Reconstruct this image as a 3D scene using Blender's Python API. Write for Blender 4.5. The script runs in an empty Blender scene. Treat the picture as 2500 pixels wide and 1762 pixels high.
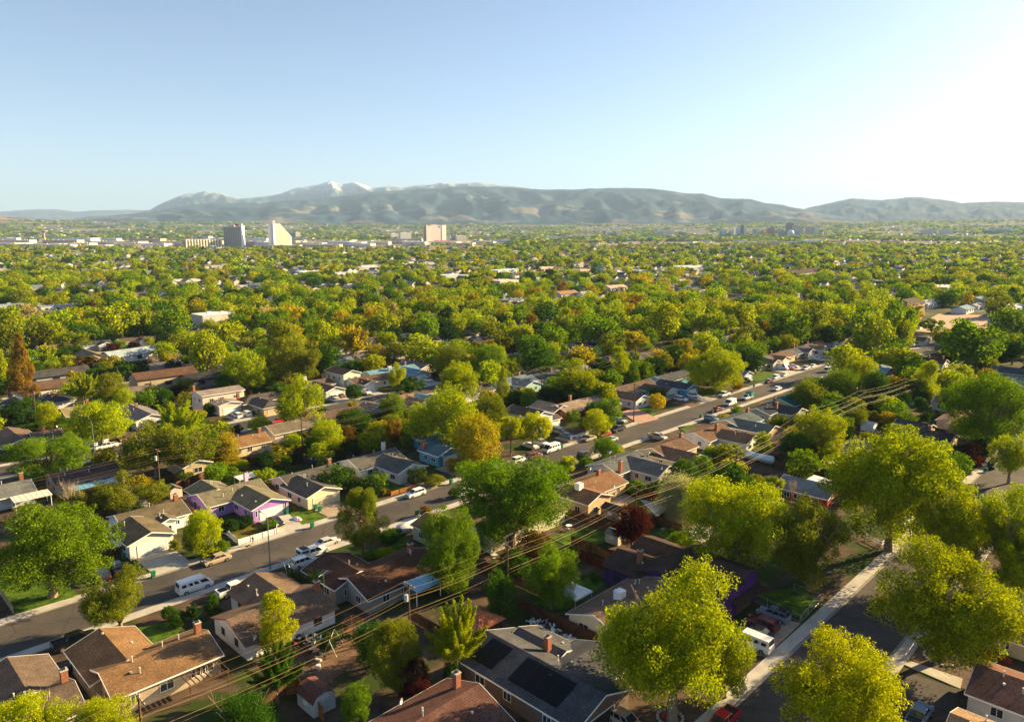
SUN_EL=19.5; SUN_E=5.0; SUN_C=(1.0,.745,.37); SKY_S=.05; SKY_AIR=.8; SKY_DUST=1.9; SKY_OZ=.7; EXPO=2.15; HAZE=4.2e-5; HAZE_C=(.38,.57,.90,1); HAZE_G=.0
import bpy, bmesh, math, random
import numpy as np
from mathutils import Vector, Matrix
random.seed(7); R=random.random; U=random.uniform
sc=bpy.context.scene
COL=sc.collection
F=1780.0; HZ=575.0; TH=math.atan((881-HZ)/F); CH=57.0
SA=math.sin(math.radians(44.3)); CA=math.cos(math.radians(44.3))
ST=math.sin(TH); CT=math.cos(TH)
HA=math.atan2(CA,SA)          # yaw of the street direction "a"
HB=HA-math.pi/2               # yaw of the cross direction "b"
# ---------- camera model: photo pixel (2500 x 1762) -> world ----------
def P(u,v,z=0.0):
    X=(u-1250)/F; w=(v-881)/F
    D=ST+w*CT; Y=CT-w*ST
    k=(CH-z)/D
    return (X*k,Y*k)
def proj(x,y,z):
    zc=y*CT+(CH-z)*ST; yc=-y*ST+(CH-z)*CT
    return (1250+F*x/zc, 881+F*yc/zc, zc)
def zat(y,v):
    k=(v-881)/F
    return CH-y*(ST+k*CT)/(CT-k*ST)
def SQ(x,y): return (x*SA+y*CA, x*CA-y*SA)
def XY(s,q): return (s*SA+q*CA, s*CA-q*SA)
TP=[(0,0),(1100,0),(2500,17),(5000,42),(7000,95),(9500,190),(12000,260),(60000,260)]
def terr(r):
    for (a,b),(c,d) in zip(TP,TP[1:]):
        if r<=c: return b+(d-b)*(r-a)/(c-a)
    return 260.0
# ---------- objects ----------
def link(o,parent=None):
    COL.objects.link(o)
    if parent is not None: o.parent=parent
    return o
def tag(o,label=None,cat=None,group=None,kind=None):
    if label: o['label']=label
    if cat: o['category']=cat
    if group: o['group']=group
    if kind: o['kind']=kind
    return o
def empty(name,loc,rz=0.0,label=None,cat=None,group=None):
    o=bpy.data.objects.new(name,None); o.location=loc; o.rotation_euler=(0,0,rz); o.empty_display_size=.3
    link(o); return tag(o,label,cat,group)
class MB:
    def __init__(s): s.v=[]; s.f=[]; s.m=[]; s.mats=[]; s.cur=0
    def use(s,mat):
        if mat not in s.mats: s.mats.append(mat)
        s.cur=s.mats.index(mat); return s
    def face(s,idx): s.f.append(tuple(idx)); s.m.append(s.cur)
    def poly(s,pts):
        n=len(s.v); s.v+= [tuple(p) for p in pts]; s.face(range(n,n+len(pts)))
    def box(s,x0,x1,y0,y1,z0,z1,M=None):
        c=[(x0,y0,z0),(x1,y0,z0),(x1,y1,z0),(x0,y1,z0),(x0,y0,z1),(x1,y0,z1),(x1,y1,z1),(x0,y1,z1)]
        if M is not None: c=[tuple(M@Vector(p)) for p in c]
        n=len(s.v); s.v+=c
        for q in ((0,3,2,1),(4,5,6,7),(0,1,5,4),(1,2,6,5),(2,3,7,6),(3,0,4,7)): s.face([n+i for i in q])
    def prism(s,prof,a0,a1,axis='x',M=None):
        # prof: list of 2d (c,z), extruded along axis
        n=len(s.v); k=len(prof)
        for a in (a0,a1):
            for (c,z) in prof:
                p=(a,c,z) if axis=='x' else (c,a,z)
                if M is not None: p=tuple(M@Vector(p))
                s.v.append(p)
        s.face(range(n+k-1,n-1,-1)); s.face(range(n+k,n+2*k))
        for i in range(k):
            j=(i+1)%k; s.face((n+i,n+j,n+k+j,n+k+i))
    def tube(s,pts,rad,sides=6,cap=True):
        pts=[Vector(p) for p in pts]; n0=len(s.v)
        if not isinstance(rad,(list,tuple)): rad=[rad]*len(pts)
        for i,p in enumerate(pts):
            d=(pts[min(i+1,len(pts)-1)]-pts[max(i-1,0)])
            d=d.normalized() if d.length>1e-9 else Vector((0,0,1))
            a=d.cross(Vector((0,0,1)) if abs(d.z)<.9 else Vector((1,0,0))).normalized(); b=d.cross(a)
            for k in range(sides):
                t=2*math.pi*k/sides
                s.v.append(tuple(p+(a*math.cos(t)+b*math.sin(t))*rad[i]))
        for i in range(len(pts)-1):
            for k in range(sides):
                j=(k+1)%sides; A=n0+i*sides; B=A+sides
                s.face((A+k,B+k,B+j,A+j))
        if cap:
            s.face([n0+k for k in range(sides)]); e=n0+(len(pts)-1)*sides
            s.face([e+k for k in range(sides-1,-1,-1)])
    def cyl(s,x,y,z0,z1,r,sides=10,r1=None):
        s.tube([(x,y,z0),(x,y,z1)],[r,r if r1 is None else r1],sides)
    def build(s,name,mat=None,parent=None,smooth=False,loc=None,rz=0):
        me=bpy.data.meshes.new(name); me.from_pydata(s.v,[],s.f)
        if s.mats:
            for m in s.mats: me.materials.append(m)
            me.polygons.foreach_set('material_index',s.m)
        elif mat: me.materials.append(mat)
        if smooth: me.polygons.foreach_set('use_smooth',[True]*len(s.f))
        me.update()
        o=bpy.data.objects.new(name,me); link(o,parent)
        if loc is not None: o.location=loc
        if rz: o.rotation_euler=(0,0,rz)
        return o
def copy_tree(o,parent=None):
    c=o.copy(); COL.objects.link(c); c.parent=parent
    for ch in list(o.children): copy_tree(ch,c)
    return c
# ---------- materials ----------
MC={}
def nt(name):
    m=bpy.data.materials.new(name); m.use_nodes=True; t=m.node_tree; t.nodes.clear(); return m,t
def out(t,sh,vol=None):
    o=t.nodes.new('ShaderNodeOutputMaterial'); t.links.new(sh,o.inputs[0])
def noise(t,scale,detail=4,rough=.55,coord=None,dim=None):
    n=t.nodes.new('ShaderNodeTexNoise'); n.inputs['Scale'].default_value=scale; n.inputs['Detail'].default_value=detail; n.inputs['Roughness'].default_value=rough
    if coord is not None: t.links.new(coord,n.inputs['Vector'])
    return n.outputs[0]
def geopos(t): return t.nodes.new('ShaderNodeNewGeometry').outputs['Position']
def mapr(t,val,a,b,c,d):
    n=t.nodes.new('ShaderNodeMapRange'); n.clamp=True
    for k,x in zip((1,2,3,4),(a,b,c,d)): n.inputs[k].default_value=x
    t.links.new(val,n.inputs[0]); return n.outputs[0]
def mixc(t,fac,c1,c2,mode='MIX'):
    n=t.nodes.new('ShaderNodeMix'); n.data_type='RGBA'; n.blend_type=mode
    if isinstance(fac,float): n.inputs[0].default_value=fac
    else: t.links.new(fac,n.inputs[0])
    for i,c in ((6,c1),(7,c2)):
        if isinstance(c,(tuple,list)): n.inputs[i].default_value=(*c,1) if len(c)==3 else c
        else: t.links.new(c,n.inputs[i])
    return n.outputs[2]
def bsdf(t,col,rough=.8,metal=0.0,spec=.3,coat=0.0):
    b=t.nodes.new('ShaderNodeBsdfPrincipled')
    if isinstance(col,(tuple,list)): b.inputs['Base Color'].default_value=(*col,1)
    else: t.links.new(col,b.inputs['Base Color'])
    b.inputs['Roughness'].default_value=rough; b.inputs['Metallic'].default_value=metal
    b.inputs['Specular IOR Level'].default_value=spec
    if coat: b.inputs['Coat Weight'].default_value=coat; b.inputs['Coat Roughness'].default_value=.08
    return b
def surf(kind,col,var=.18,scale=2.0,rough=.85,spec=.2,metal=0.0,coat=0.0,fine=0.0,fscale=20.0,bump=0.0,tint=None,coord='geo'):
    key=(kind,tuple(round(c,4) for c in col),var,scale,rough)
    if key in MC: return MC[key]
    m,t=nt(kind)
    g=geopos(t)
    lo=tuple(c*(1-var) for c in col); hi=tuple(min(.95,c*(1+var)) for c in col)
    if tint: hi=tint
    n1=noise(t,scale,5,.6,g); c=mixc(t,mapr(t,n1,.35,.65,0,1),lo,hi)
    if fine:
        n2=noise(t,fscale,2,.5,g); c=mixc(t,mapr(t,n2,.3,.7,0,1),mixc(t,1.0,c,(1-fine,)*3,'MULTIPLY'),mixc(t,1.0,c,(1+fine,)*3,'MULTIPLY'))
    b=bsdf(t,c,rough,metal,spec,coat)
    if bump:
        bp=t.nodes.new('ShaderNodeBump'); bp.inputs['Strength'].default_value=bump; bp.inputs['Distance'].default_value=.05
        t.links.new(noise(t,fscale,3,.6,g),bp.inputs['Height']); t.links.new(bp.outputs[0],b.inputs['Normal'])
    out(t,b.outputs[0]); MC[key]=m; return m
def roofm(c):
    key=('shingle_roof',c)
    if key in MC: return MC[key]
    m,t=nt('shingle_roof'); g=geopos(t); c=tuple(x*.74 for x in c)
    k=mixc(t,mapr(t,noise(t,.45,5,.6,g),.35,.65,0,1),tuple(x*.78 for x in c),tuple(min(.9,x*1.2) for x in c))
    k=mixc(t,mapr(t,noise(t,5.0,2,.6,g),.3,.7,0,1),mixc(t,1.0,k,(.58,.58,.6),'MULTIPLY'),mixc(t,1.0,k,(1.4,1.4,1.38),'MULTIPLY'))
    s=t.nodes.new('ShaderNodeSeparateXYZ'); t.links.new(g,s.inputs[0])
    q=t.nodes.new('ShaderNodeMath'); q.operation='PINGPONG'; q.inputs[1].default_value=.055; t.links.new(s.outputs[2],q.inputs[0])
    k=mixc(t,mapr(t,q.outputs[0],.0,.02,.35,0),k,tuple(x*.45 for x in c))
    k=mixc(t,mapr(t,noise(t,.8,3,.5,g),.62,.7,0,.4),k,tuple(x*.55 for x in c))
    out(t,bsdf(t,k,.95,0,.04).outputs[0]); MC[key]=m; return m
def wallm(c): return surf('painted_wall',c,.13,.55,.85,.15,fine=.08,fscale=5)
def plain(name,c,rough=.6,metal=0.0,spec=.3,coat=0.0): return surf(name,c,.05,3.0,rough,spec,metal,coat)
def paintm(c): return surf('car_paint',c,.02,1.0,.32,.5,coat=.6)
M_trim=plain('white_trim',(.78,.78,.76)); M_glass=surf('window_glass',(.03,.04,.05),.1,.5,.08,.6)
M_cglass=surf('car_glass',(.02,.025,.03),.1,.5,.06,.7)
M_brick=surf('brick',(.30,.12,.07),.3,6,.9,.1,fine=.25,fscale=9)
M_metal=plain('vent_metal',(.6,.6,.6),.4,.3); M_tyre=plain('tyre',(.015,.015,.016),.8); M_rim=plain('rim',(.45,.45,.46),.3,.8)
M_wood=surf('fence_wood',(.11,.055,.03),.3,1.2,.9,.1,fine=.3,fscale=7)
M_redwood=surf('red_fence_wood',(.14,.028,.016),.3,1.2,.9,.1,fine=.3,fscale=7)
M_pole=surf('pole_wood',(.12,.07,.04),.2,2,.9,.1)
M_wire=plain('cable',(.26,.165,.06),.6,0,.2)
M_conc=surf('concrete',(.40,.37,.33),.15,.35,.9,.1,fine=.08,fscale=5)
M_conc2=surf('aggregate_concrete',(.33,.25,.19),.18,.4,.9,.1,fine=.15,fscale=6)
def asphalt():
    m,t=nt('asphalt'); g=geopos(t); N=t.nodes; L=t.links
    c=mixc(t,mapr(t,noise(t,.1,5,.65,g),.35,.65,0,1),(.058,.053,.052),(.098,.084,.074))
    c=mixc(t,mapr(t,noise(t,3.5,2,.5,g),.3,.7,0,1),mixc(t,1.0,c,(.82,.82,.82),'MULTIPLY'),mixc(t,1.0,c,(1.15,1.15,1.15),'MULTIPLY'))
    w=N.new('ShaderNodeVectorMath'); w.operation='ADD'; nn=N.new('ShaderNodeTexNoise'); nn.inputs['Scale'].default_value=.5; L.new(g,nn.inputs[0]); L.new(g,w.inputs[0]); L.new(nn.outputs['Color'],w.inputs[1])
    vo=N.new('ShaderNodeTexVoronoi'); vo.feature='DISTANCE_TO_EDGE'; vo.inputs['Scale'].default_value=.16; L.new(w.outputs[0],vo.inputs['Vector'])
    c=mixc(t,mapr(t,vo.outputs[0],.0,.012,.75,0),c,(.025,.024,.024))
    v2=N.new('ShaderNodeTexVoronoi'); v2.inputs['Scale'].default_value=.07; v2.distance='CHEBYCHEV'; L.new(g,v2.inputs['Vector'])
    c=mixc(t,mapr(t,v2.outputs['Color'],.78,.8,0,.35),c,(.045,.042,.042))
    c=mixc(t,mapr(t,noise(t,.7,4,.6,g),.66,.74,0,.5),c,(.03,.028,.027))
    out(t,bsdf(t,c,.92,0,.1).outputs[0]); return m
M_asph=asphalt()
M_lawn=surf('grass',(.04,.10,.012),.35,.6,.95,.05,fine=.35,fscale=5,tint=(.10,.16,.015))
M_dry=surf('dry_grass',(.16,.09,.025),.3,.7,.95,.05,fine=.35,fscale=4,tint=(.10,.12,.02))
M_dirt=surf('bare_soil',(.14,.085,.055),.3,.3,.95,.05,fine=.25,fscale=3)
M_green=plain('bin_plastic',(.005,.16,.06),.45); M_bluebin=plain('blue_bin_plastic',(.01,.04,.12),.45)
M_red=plain('red_plastic',(.6,.02,.01),.5); M_white=plain('white_paint',(.8,.8,.78),.5)
M_black=plain('black_rubber',(.02,.02,.02),.6); M_solar=surf('solar_glass',(.003,.003,.006),.2,1,.45,.12)
M_bark=surf('bark',(.24,.175,.12),.3,3,.95,.05,fine=.3,fscale=10); M_bark2=surf('orange_bark',(.26,.12,.05),.3,3,.95,.05,fine=.3,fscale=10)
M_pale=surf('bare_twigs',(.42,.33,.25),.2,2,.9,.1)
M_light=plain('lamp_lens',(.7,.7,.6),.3); M_tail=plain('tail_lens',(.35,.01,.01),.3)
def foliage(name,far=False):
    m,t=nt(name); N=t.nodes; L=t.links
    g=N.new('ShaderNodeNewGeometry')
    if far:
        a=N.new('ShaderNodeVertexColor'); a.layer_name='Col'; base=a.outputs[0]
    else:
        oi=N.new('ShaderNodeObjectInfo'); base=oi.outputs['Color']
    r=g.outputs['Random Per Island']
    nz=noise(t,.45,3,.5,g.outputs['Position'])
    v=mapr(t,r,0,1,.5,1.5)
    cb=N.new('ShaderNodeCombineColor'); [L.new(v,cb.inputs[i]) for i in range(3)]
    c=mixc(t,1.0,base,cb.outputs[0],'MULTIPLY')
    c2=mixc(t,1.0,c,(1.22,1.12,.75),'MULTIPLY')
    c=mixc(t,mapr(t,nz,.4,.68,0,.75),c,c2)
    d=N.new('ShaderNodeBsdfDiffuse'); L.new(c,d.inputs[0])
    tr=N.new('ShaderNodeBsdfTranslucent'); L.new(mixc(t,1.0,c,(1.75,1.75,.5),'MULTIPLY'),tr.inputs[0])
    mx=N.new('ShaderNodeMixShader'); mx.inputs[0].default_value=.3
    L.new(d.outputs[0],mx.inputs[1]); L.new(tr.outputs[0],mx.inputs[2]); out(t,mx.outputs[0]); return m
M_leaf=foliage('leaves'); M_leaffar=foliage('leaves_far',True)
# ---------- naming / unique labels ----------
LM=[]      # landmarks (phrase,x,y)
USED={}
def uniq(adj,noun,x,y,group):
    """a label that singles the thing out by what it stands beside"""
    lm=sorted(LM,key=lambda l:(l[1]-x)**2+(l[2]-y)**2)[:4]
    u0,v0,_=proj(x,y,0)
    def rel(l):
        u1,v1,_=proj(l[1],l[2],0); du=u0-u1; dv=v0-v1
        if abs(du)>1.2*abs(dv)*2: return 'right of' if du>0 else 'left of'
        return 'in front of' if dv>0 else 'behind'
    c=[f"{adj} {noun} {rel(l)} the {l[0]}" for l in lm]
    for i in range(len(lm)):
        for j in range(len(lm)):
            if i<j: c.append(f"{adj} {noun} {rel(lm[i])} the {lm[i][0]} and {rel(lm[j])} the {lm[j][0]}")
    for k in c:
        if k not in USED and len(k.split())<=16: USED[k]=1; return k
    return c[0]
# ================= VEGETATION =================
rng=np.random.default_rng(11)
def rdir(n):
    d=rng.normal(size=(n,3)); return d/np.linalg.norm(d,axis=1,keepdims=True)
def lobes_for(kind):
    """crown lobes in a unit tree (height 1, crown width 1): arrays c (n,3), r (n)"""
    c=[];r=[]
    def shell(n,cx,cy,cz,rx,ry,rz,r0,r1,inner=.25,low=-.75):
        k=0
        while k<n:
            d=rdir(1)[0]
            if d[2]<low: continue
            f=1.0 if R()>inner else U(.3,.8)
            rr=U(r0,r1)
            c.append((cx+d[0]*(rx-rr*.8)*f,cy+d[1]*(ry-rr*.8)*f,cz+d[2]*(rz-rr*.8)*f)); r.append(rr); k+=1
    if kind=='round': shell(46,0,0,.55,.49,.49,.45,.10,.19,.25,-.9)
    elif kind=='spread':
        for i in range(17):
            d=rdir(1)[0]; f=.62 if i%4 else .2
            cx,cy,cz=d[0]*.46*f,d[1]*.46*f,.54+d[2]*.40*f; s=U(.15,.23)
            if cz<.2: cz=.22
            shell(8,cx,cy,cz,s,s,s*.95,.06,.11,.3,-.9)
    elif kind=='upright': shell(46,0,0,.52,.45,.45,.47,.10,.16,.25,-.97)
    elif kind=='tall':
        for z,q in ((.2,.30),(.36,.42),(.54,.45),(.72,.36),(.88,.22)): shell(12,U(-.07,.07),U(-.07,.07),z,q,q,.15,.08,.14)
    elif kind=='umbrella': shell(50,0,0,.60,.49,.49,.36,.08,.14,.2,-.6)
    elif kind=='bush': shell(36,0,0,.45,.47,.47,.46,.10,.16,.2,-.9)
    elif kind=='ball': shell(60,0,0,.52,.46,.46,.42,.07,.10,.1,-.95)
    elif kind=='pine':
        for i in range(80):
            z=U(.24,.97); q=(.46*(1-((z-.5)/.56)**2) if z>.3 else .25)*U(.3,1.0); a=i*2.4
            c.append((q*math.cos(a),q*math.sin(a),z)); r.append(U(.06,.12))
    elif kind=='conifer':
        for i in range(90):
            z=U(.06,.97); q=.46*(1-z)**.75*U(.4,1.0)+.015; a=i*2.4
            c.append((q*math.cos(a),q*math.sin(a),z)); r.append(.045+.08*(1-z))
    if kind not in('ball','conifer','pine'):   # finer clumps on the surface of every lobe, and ragged outliers
        c2=[];r2=[]
        for (p,q) in list(zip(c,r)):
            for _ in range(5):
                d=rdir(1)[0]; d[2]=abs(d[2])*.5+d[2]*.5; c2.append(tuple(np.array(p)+d*q*U(.7,1.35))); r2.append(q*U(.28,.5))
        c+=c2; r+=r2
    return np.array(c),np.array(r)
def leaves(kind,n,size):
    """leaf quads of a unit tree -> verts (4n,3)"""
    if kind in('spiky','silver'):
        tips=54 if kind=='spiky' else 80; P_=[];
        per=n//tips
        for i in range(tips):
            a=i*2.4+U(-.2,.2); el=U(.25,1.35) if kind=='spiky' else U(-.15,1.3); L=U(.5,.72) if kind=='spiky' else U(.38,.56)
            d=np.array([math.cos(a)*math.cos(el),math.sin(a)*math.cos(el),math.sin(el)])
            t=rng.uniform(.25,1,per)**.8
            sp=.055*(1.15-t) if kind=='spiky' else .08*(1.1-.4*t)
            q=np.outer(t,d)*np.array([.72,.72,.95])*L*1.15; q[:,2]+=.28-(.0 if kind=='spiky' else .22*(t**2)*math.cos(el))
            P_.append(q+rng.normal(size=(per,3))*sp[:,None])
        p=np.concatenate(P_); nrm=rdir(len(p))
    else:
        c,r=lobes_for(kind)
        w=r**2; w/=w.sum(); k=rng.choice(len(c),size=int(n*1.25),p=w)
        d=rdir(len(k)); d[:,2]+=.15
        rad=r[k]*rng.uniform(.62,1.06,len(k))
        p=c[k]+d*rad[:,None]
        # drop leaves deep inside other lobes
        deep=np.zeros(len(p),bool)
        for j in range(0,len(c)) if n>1000 else ():
            if r[j]>.07: deep|=((np.abs(p-c[j]).sum(1)<r[j]*.75)&(rng.uniform(size=len(p))<.8))
        p=p[~deep][:n]; d=d[~deep][:n]
        nrm=d*(1.0 if n>2500 else 1.6)+rdir(len(p))*(.75 if n>2500 else .5)
        if kind not in('conifer','pine'):
            p=p.copy(); p[:,:2]*=.5/np.percentile(np.abs(p[:,:2]),98.5); p[:,2]*=.99/np.percentile(p[:,2],99.3)
            if kind in('round','spread','upright'): p[:,2]=1-(1-p[:,2])*(1.1 if kind!='spread' else 1.16)
        p[:,2]=np.clip(p[:,2],.012,1.03)
    nrm/=np.linalg.norm(nrm,axis=1,keepdims=True)
    t1=np.cross(nrm,rdir(len(p))); t1/=np.linalg.norm(t1,axis=1,keepdims=True); t2=np.cross(nrm,t1)
    s=size*rng.uniform(.6,1.3,len(p))[:,None]
    v=np.stack([p-t1*s*.5,p-t2*s*.34,p+t1*s*.5,p+t2*s*.34],1)
    return v.reshape(-1,3)
def quadmesh(name,v,mat,col=None):
    n=len(v)//4; me=bpy.data.meshes.new(name)
    me.vertices.add(len(v)); me.vertices.foreach_set('co',v.astype(np.float32).ravel())
    me.loops.add(4*n); me.loops.foreach_set('vertex_index',np.arange(4*n,dtype=np.int32))
    me.polygons.add(n); me.polygons.foreach_set('loop_start',np.arange(0,4*n,4,dtype=np.int32))
    me.materials.append(mat)
    if col is not None:
        ca=me.color_attributes.new('Col','FLOAT_COLOR','POINT'); ca.data.foreach_set('color',col.astype(np.float32).ravel())
    me.update(calc_edges=True); return me
def trunkmesh(kind,mat,name='trunk'):
    b=MB(); zt={'round':.2,'spread':.2,'upright':.16,'tall':.2,'umbrella':.42,'spiky':.22,'silver':.2,'pine':.9,'conifer':.92,'bush':.3,'ball':.3,'bare':.3}[kind]
    if kind in('pine','conifer'):
        b.tube([(0,0,-.01),(.01,0,.3),(-.01,.005,.6),(0,0,zt)],[.028,.02,.013,.004],8)
        for i in range(22 if kind=='pine' else 10):
            z=U(.3,.85); a=i*2.4; q=.3*(1.05-z)+.1; b.tube([(0,0,z),(q*math.cos(a)*.6,q*math.sin(a)*.6,z+.02),(q*math.cos(a),q*math.sin(a),z+.05)],[.007,.005,.002],4)
    else:
        k={'spread':.036,'round':.03}.get(kind,.022)
        b.tube([(0,0,-.01),(0,0,.015),(.005,0,zt*.5),(-.004,.004,zt)],[k*1.5,k*1.15,k,k*.85],9)
        m={'spread':13,'round':11,'bare':14}.get(kind,7)
        for i in range(m):
            a=i*2.4+U(-.3,.3); q=U(.16,.40); z1=U(.5,.92)
            p0=(0,0,zt*.93); p1=(q*.45*math.cos(a),q*.45*math.sin(a),zt+(z1-zt)*.5); p2=(q*math.cos(a),q*math.sin(a),z1)
            b.tube([p0,p1,p2],[k*.6,k*.4,k*.12],5)
            for j in range(3 if kind!='bare' else 9):
                t=U(.25,.9); s=Vector(p1).lerp(Vector(p2),t); e=s+Vector((U(-.14,.14),U(-.14,.14),U(.04,.18)))
                b.tube([s,(s+e)/2+Vector((0,0,.015)),e],[k*.2,k*.14,k*.05],4)
                if kind=='bare':
                    for _ in range(3):
                        s2=s.lerp(e,U(.3,.9)); b.tube([s2,s2+Vector((U(-.08,.08),U(-.08,.08),U(.02,.12)))],[k*.09,k*.03],3)
    return b.build(name,mat)
PROTO={}
def proto(kind,lod,i):
    key=(kind,lod,i)
    if key in PROTO: return PROTO[key]
    n,s={0:(64000,.0175),1:(20000,.028),2:(3000,.068),3:(1300,.085),4:(150,.21),5:(22,.5)}[lod]
    if kind=='pine': s*=.75; n=int(n*1.2)
    if kind=='conifer': s*=.8; n=int(n*1.25)
    if kind in('bush','ball'): s*=1.5; n=int(n*.5)
    if kind in('umbrella',): s*=.95
    me=quadmesh('crown',leaves(kind,n,s),M_leaf) if kind!='bare' else None
    tr=None
    if lod<=2:
        o=trunkmesh(kind,{'pine':M_bark2,'conifer':M_bark2,'bare':M_pale}.get(kind,M_bark)); tr=o.data; bpy.data.objects.remove(o)
    PROTO[key]=(me,tr); return PROTO[key]
# colour of the leaves, linear albedo
TINT={'yg':(.235,.285,.007),'g':(.108,.185,.009),'dg':(.040,.095,.010),'ol':(.145,.172,.014),'go':(.280,.240,.012),
 'or':(.18,.115,.02),'pu':(0.050,0.012,0.014),'si':(.30,.31,.20),'dk':(0.022,0.053,0.013),'br':(0.095,0.065,0.016),'pk':(0.300,0.250,0.130),'yy':(.290,.325,.006),'bp':(0.300,0.250,0.170)}
TW={'yg':'yellow-green','g':'green','dg':'dark green','ol':'olive green','go':'golden','or':'orange-brown','pu':'dark purple','si':'silvery grey-green','dk':'very dark green','br':'brownish','pk':'pale pinkish','yy':'bright yellow','bp':'pale leafless'}
KW={'round':('round-crowned','tree'),'spread':('wide spreading','tree'),'upright':('egg-shaped','tree'),'tall':('tall narrow','tree'),'umbrella':('flat-topped','tree'),
 'spiky':('feathery upswept','tree'),'silver':('drooping feathery','tree'),'pine':('open-branched','pine tree'),'conifer':('cone-shaped','conifer'),'bush':('rounded','shrub'),'ball':('ball-clipped','shrub'),'bare':('bare-branched','tree')}
NT=[0]; NS=[0]; TREEPOS=[]
def plant(x,y,h,w,kind,tint,label=None,lod=None,group=None,z0=None,size=None):
    d=math.hypot(x,y)
    if lod is None: lod=0 if (w*F/max(d,1)>135) else (1 if d<300 else 2)
    i=random.randrange(4 if lod else 3)
    if lod==0: w*=.9; h*=.95
    me,tr=proto(kind,lod,i)
    shrub=kind in('bush','ball')
    name={'pine':'pine_tree','conifer':'conifer_tree','bare':'bare_tree','bush':'shrub','ball':'shrub'}.get(kind,'broadleaf_tree')
    if shrub: NS[0]+=1
    else: NT[0]+=1
    a=U(0,6.28)
    if shrub and group is None: group='shrubs in the gardens'
    if label is None:
        sz='small ' if h<6 and not shrub else ('big ' if h>13 else '')
        label=uniq(f"{sz}{TW[tint]} {KW[kind][0]}",KW[kind][1],x,y,None)
        group=group or ('shrubs in the gardens' if shrub else 'trees of the neighbourhood')
    e=empty(name,(x,y,0 if z0 is None else z0),a,label,'shrub' if shrub else 'tree',group or 'trees of the neighbourhood')
    t=TINT[tint]; f=U(.88,1.14); g=U(.94,1.06)
    if me is not None:
        c=bpy.data.objects.new('crown',me); link(c,e); c.scale=(w,w*U(.92,1.08),h); c.color=(t[0]*f*g,t[1]*f,t[2]*f,1)
    c=bpy.data.objects.new('trunk' if not shrub else 'stems',tr); link(c,e); c.scale=(w if kind!='bare' else w,w,h*.97)
    TREEPOS.append((x,y,w/2)); return e
def T(u,vt,vb,wpx,kind,tint,label=None,lod=None):
    x0,y0=P(u,vb); _,_,zc=proj(x0,y0,0)
    w=wpx/F*zc; h=max(.8,zat(y0,vt))
    zc2=proj(x0,y0,h*.6)[2]; x=(u-1250)/F*zc2
    return plant(x,y0,h,w,kind,tint,label,lod)
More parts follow.
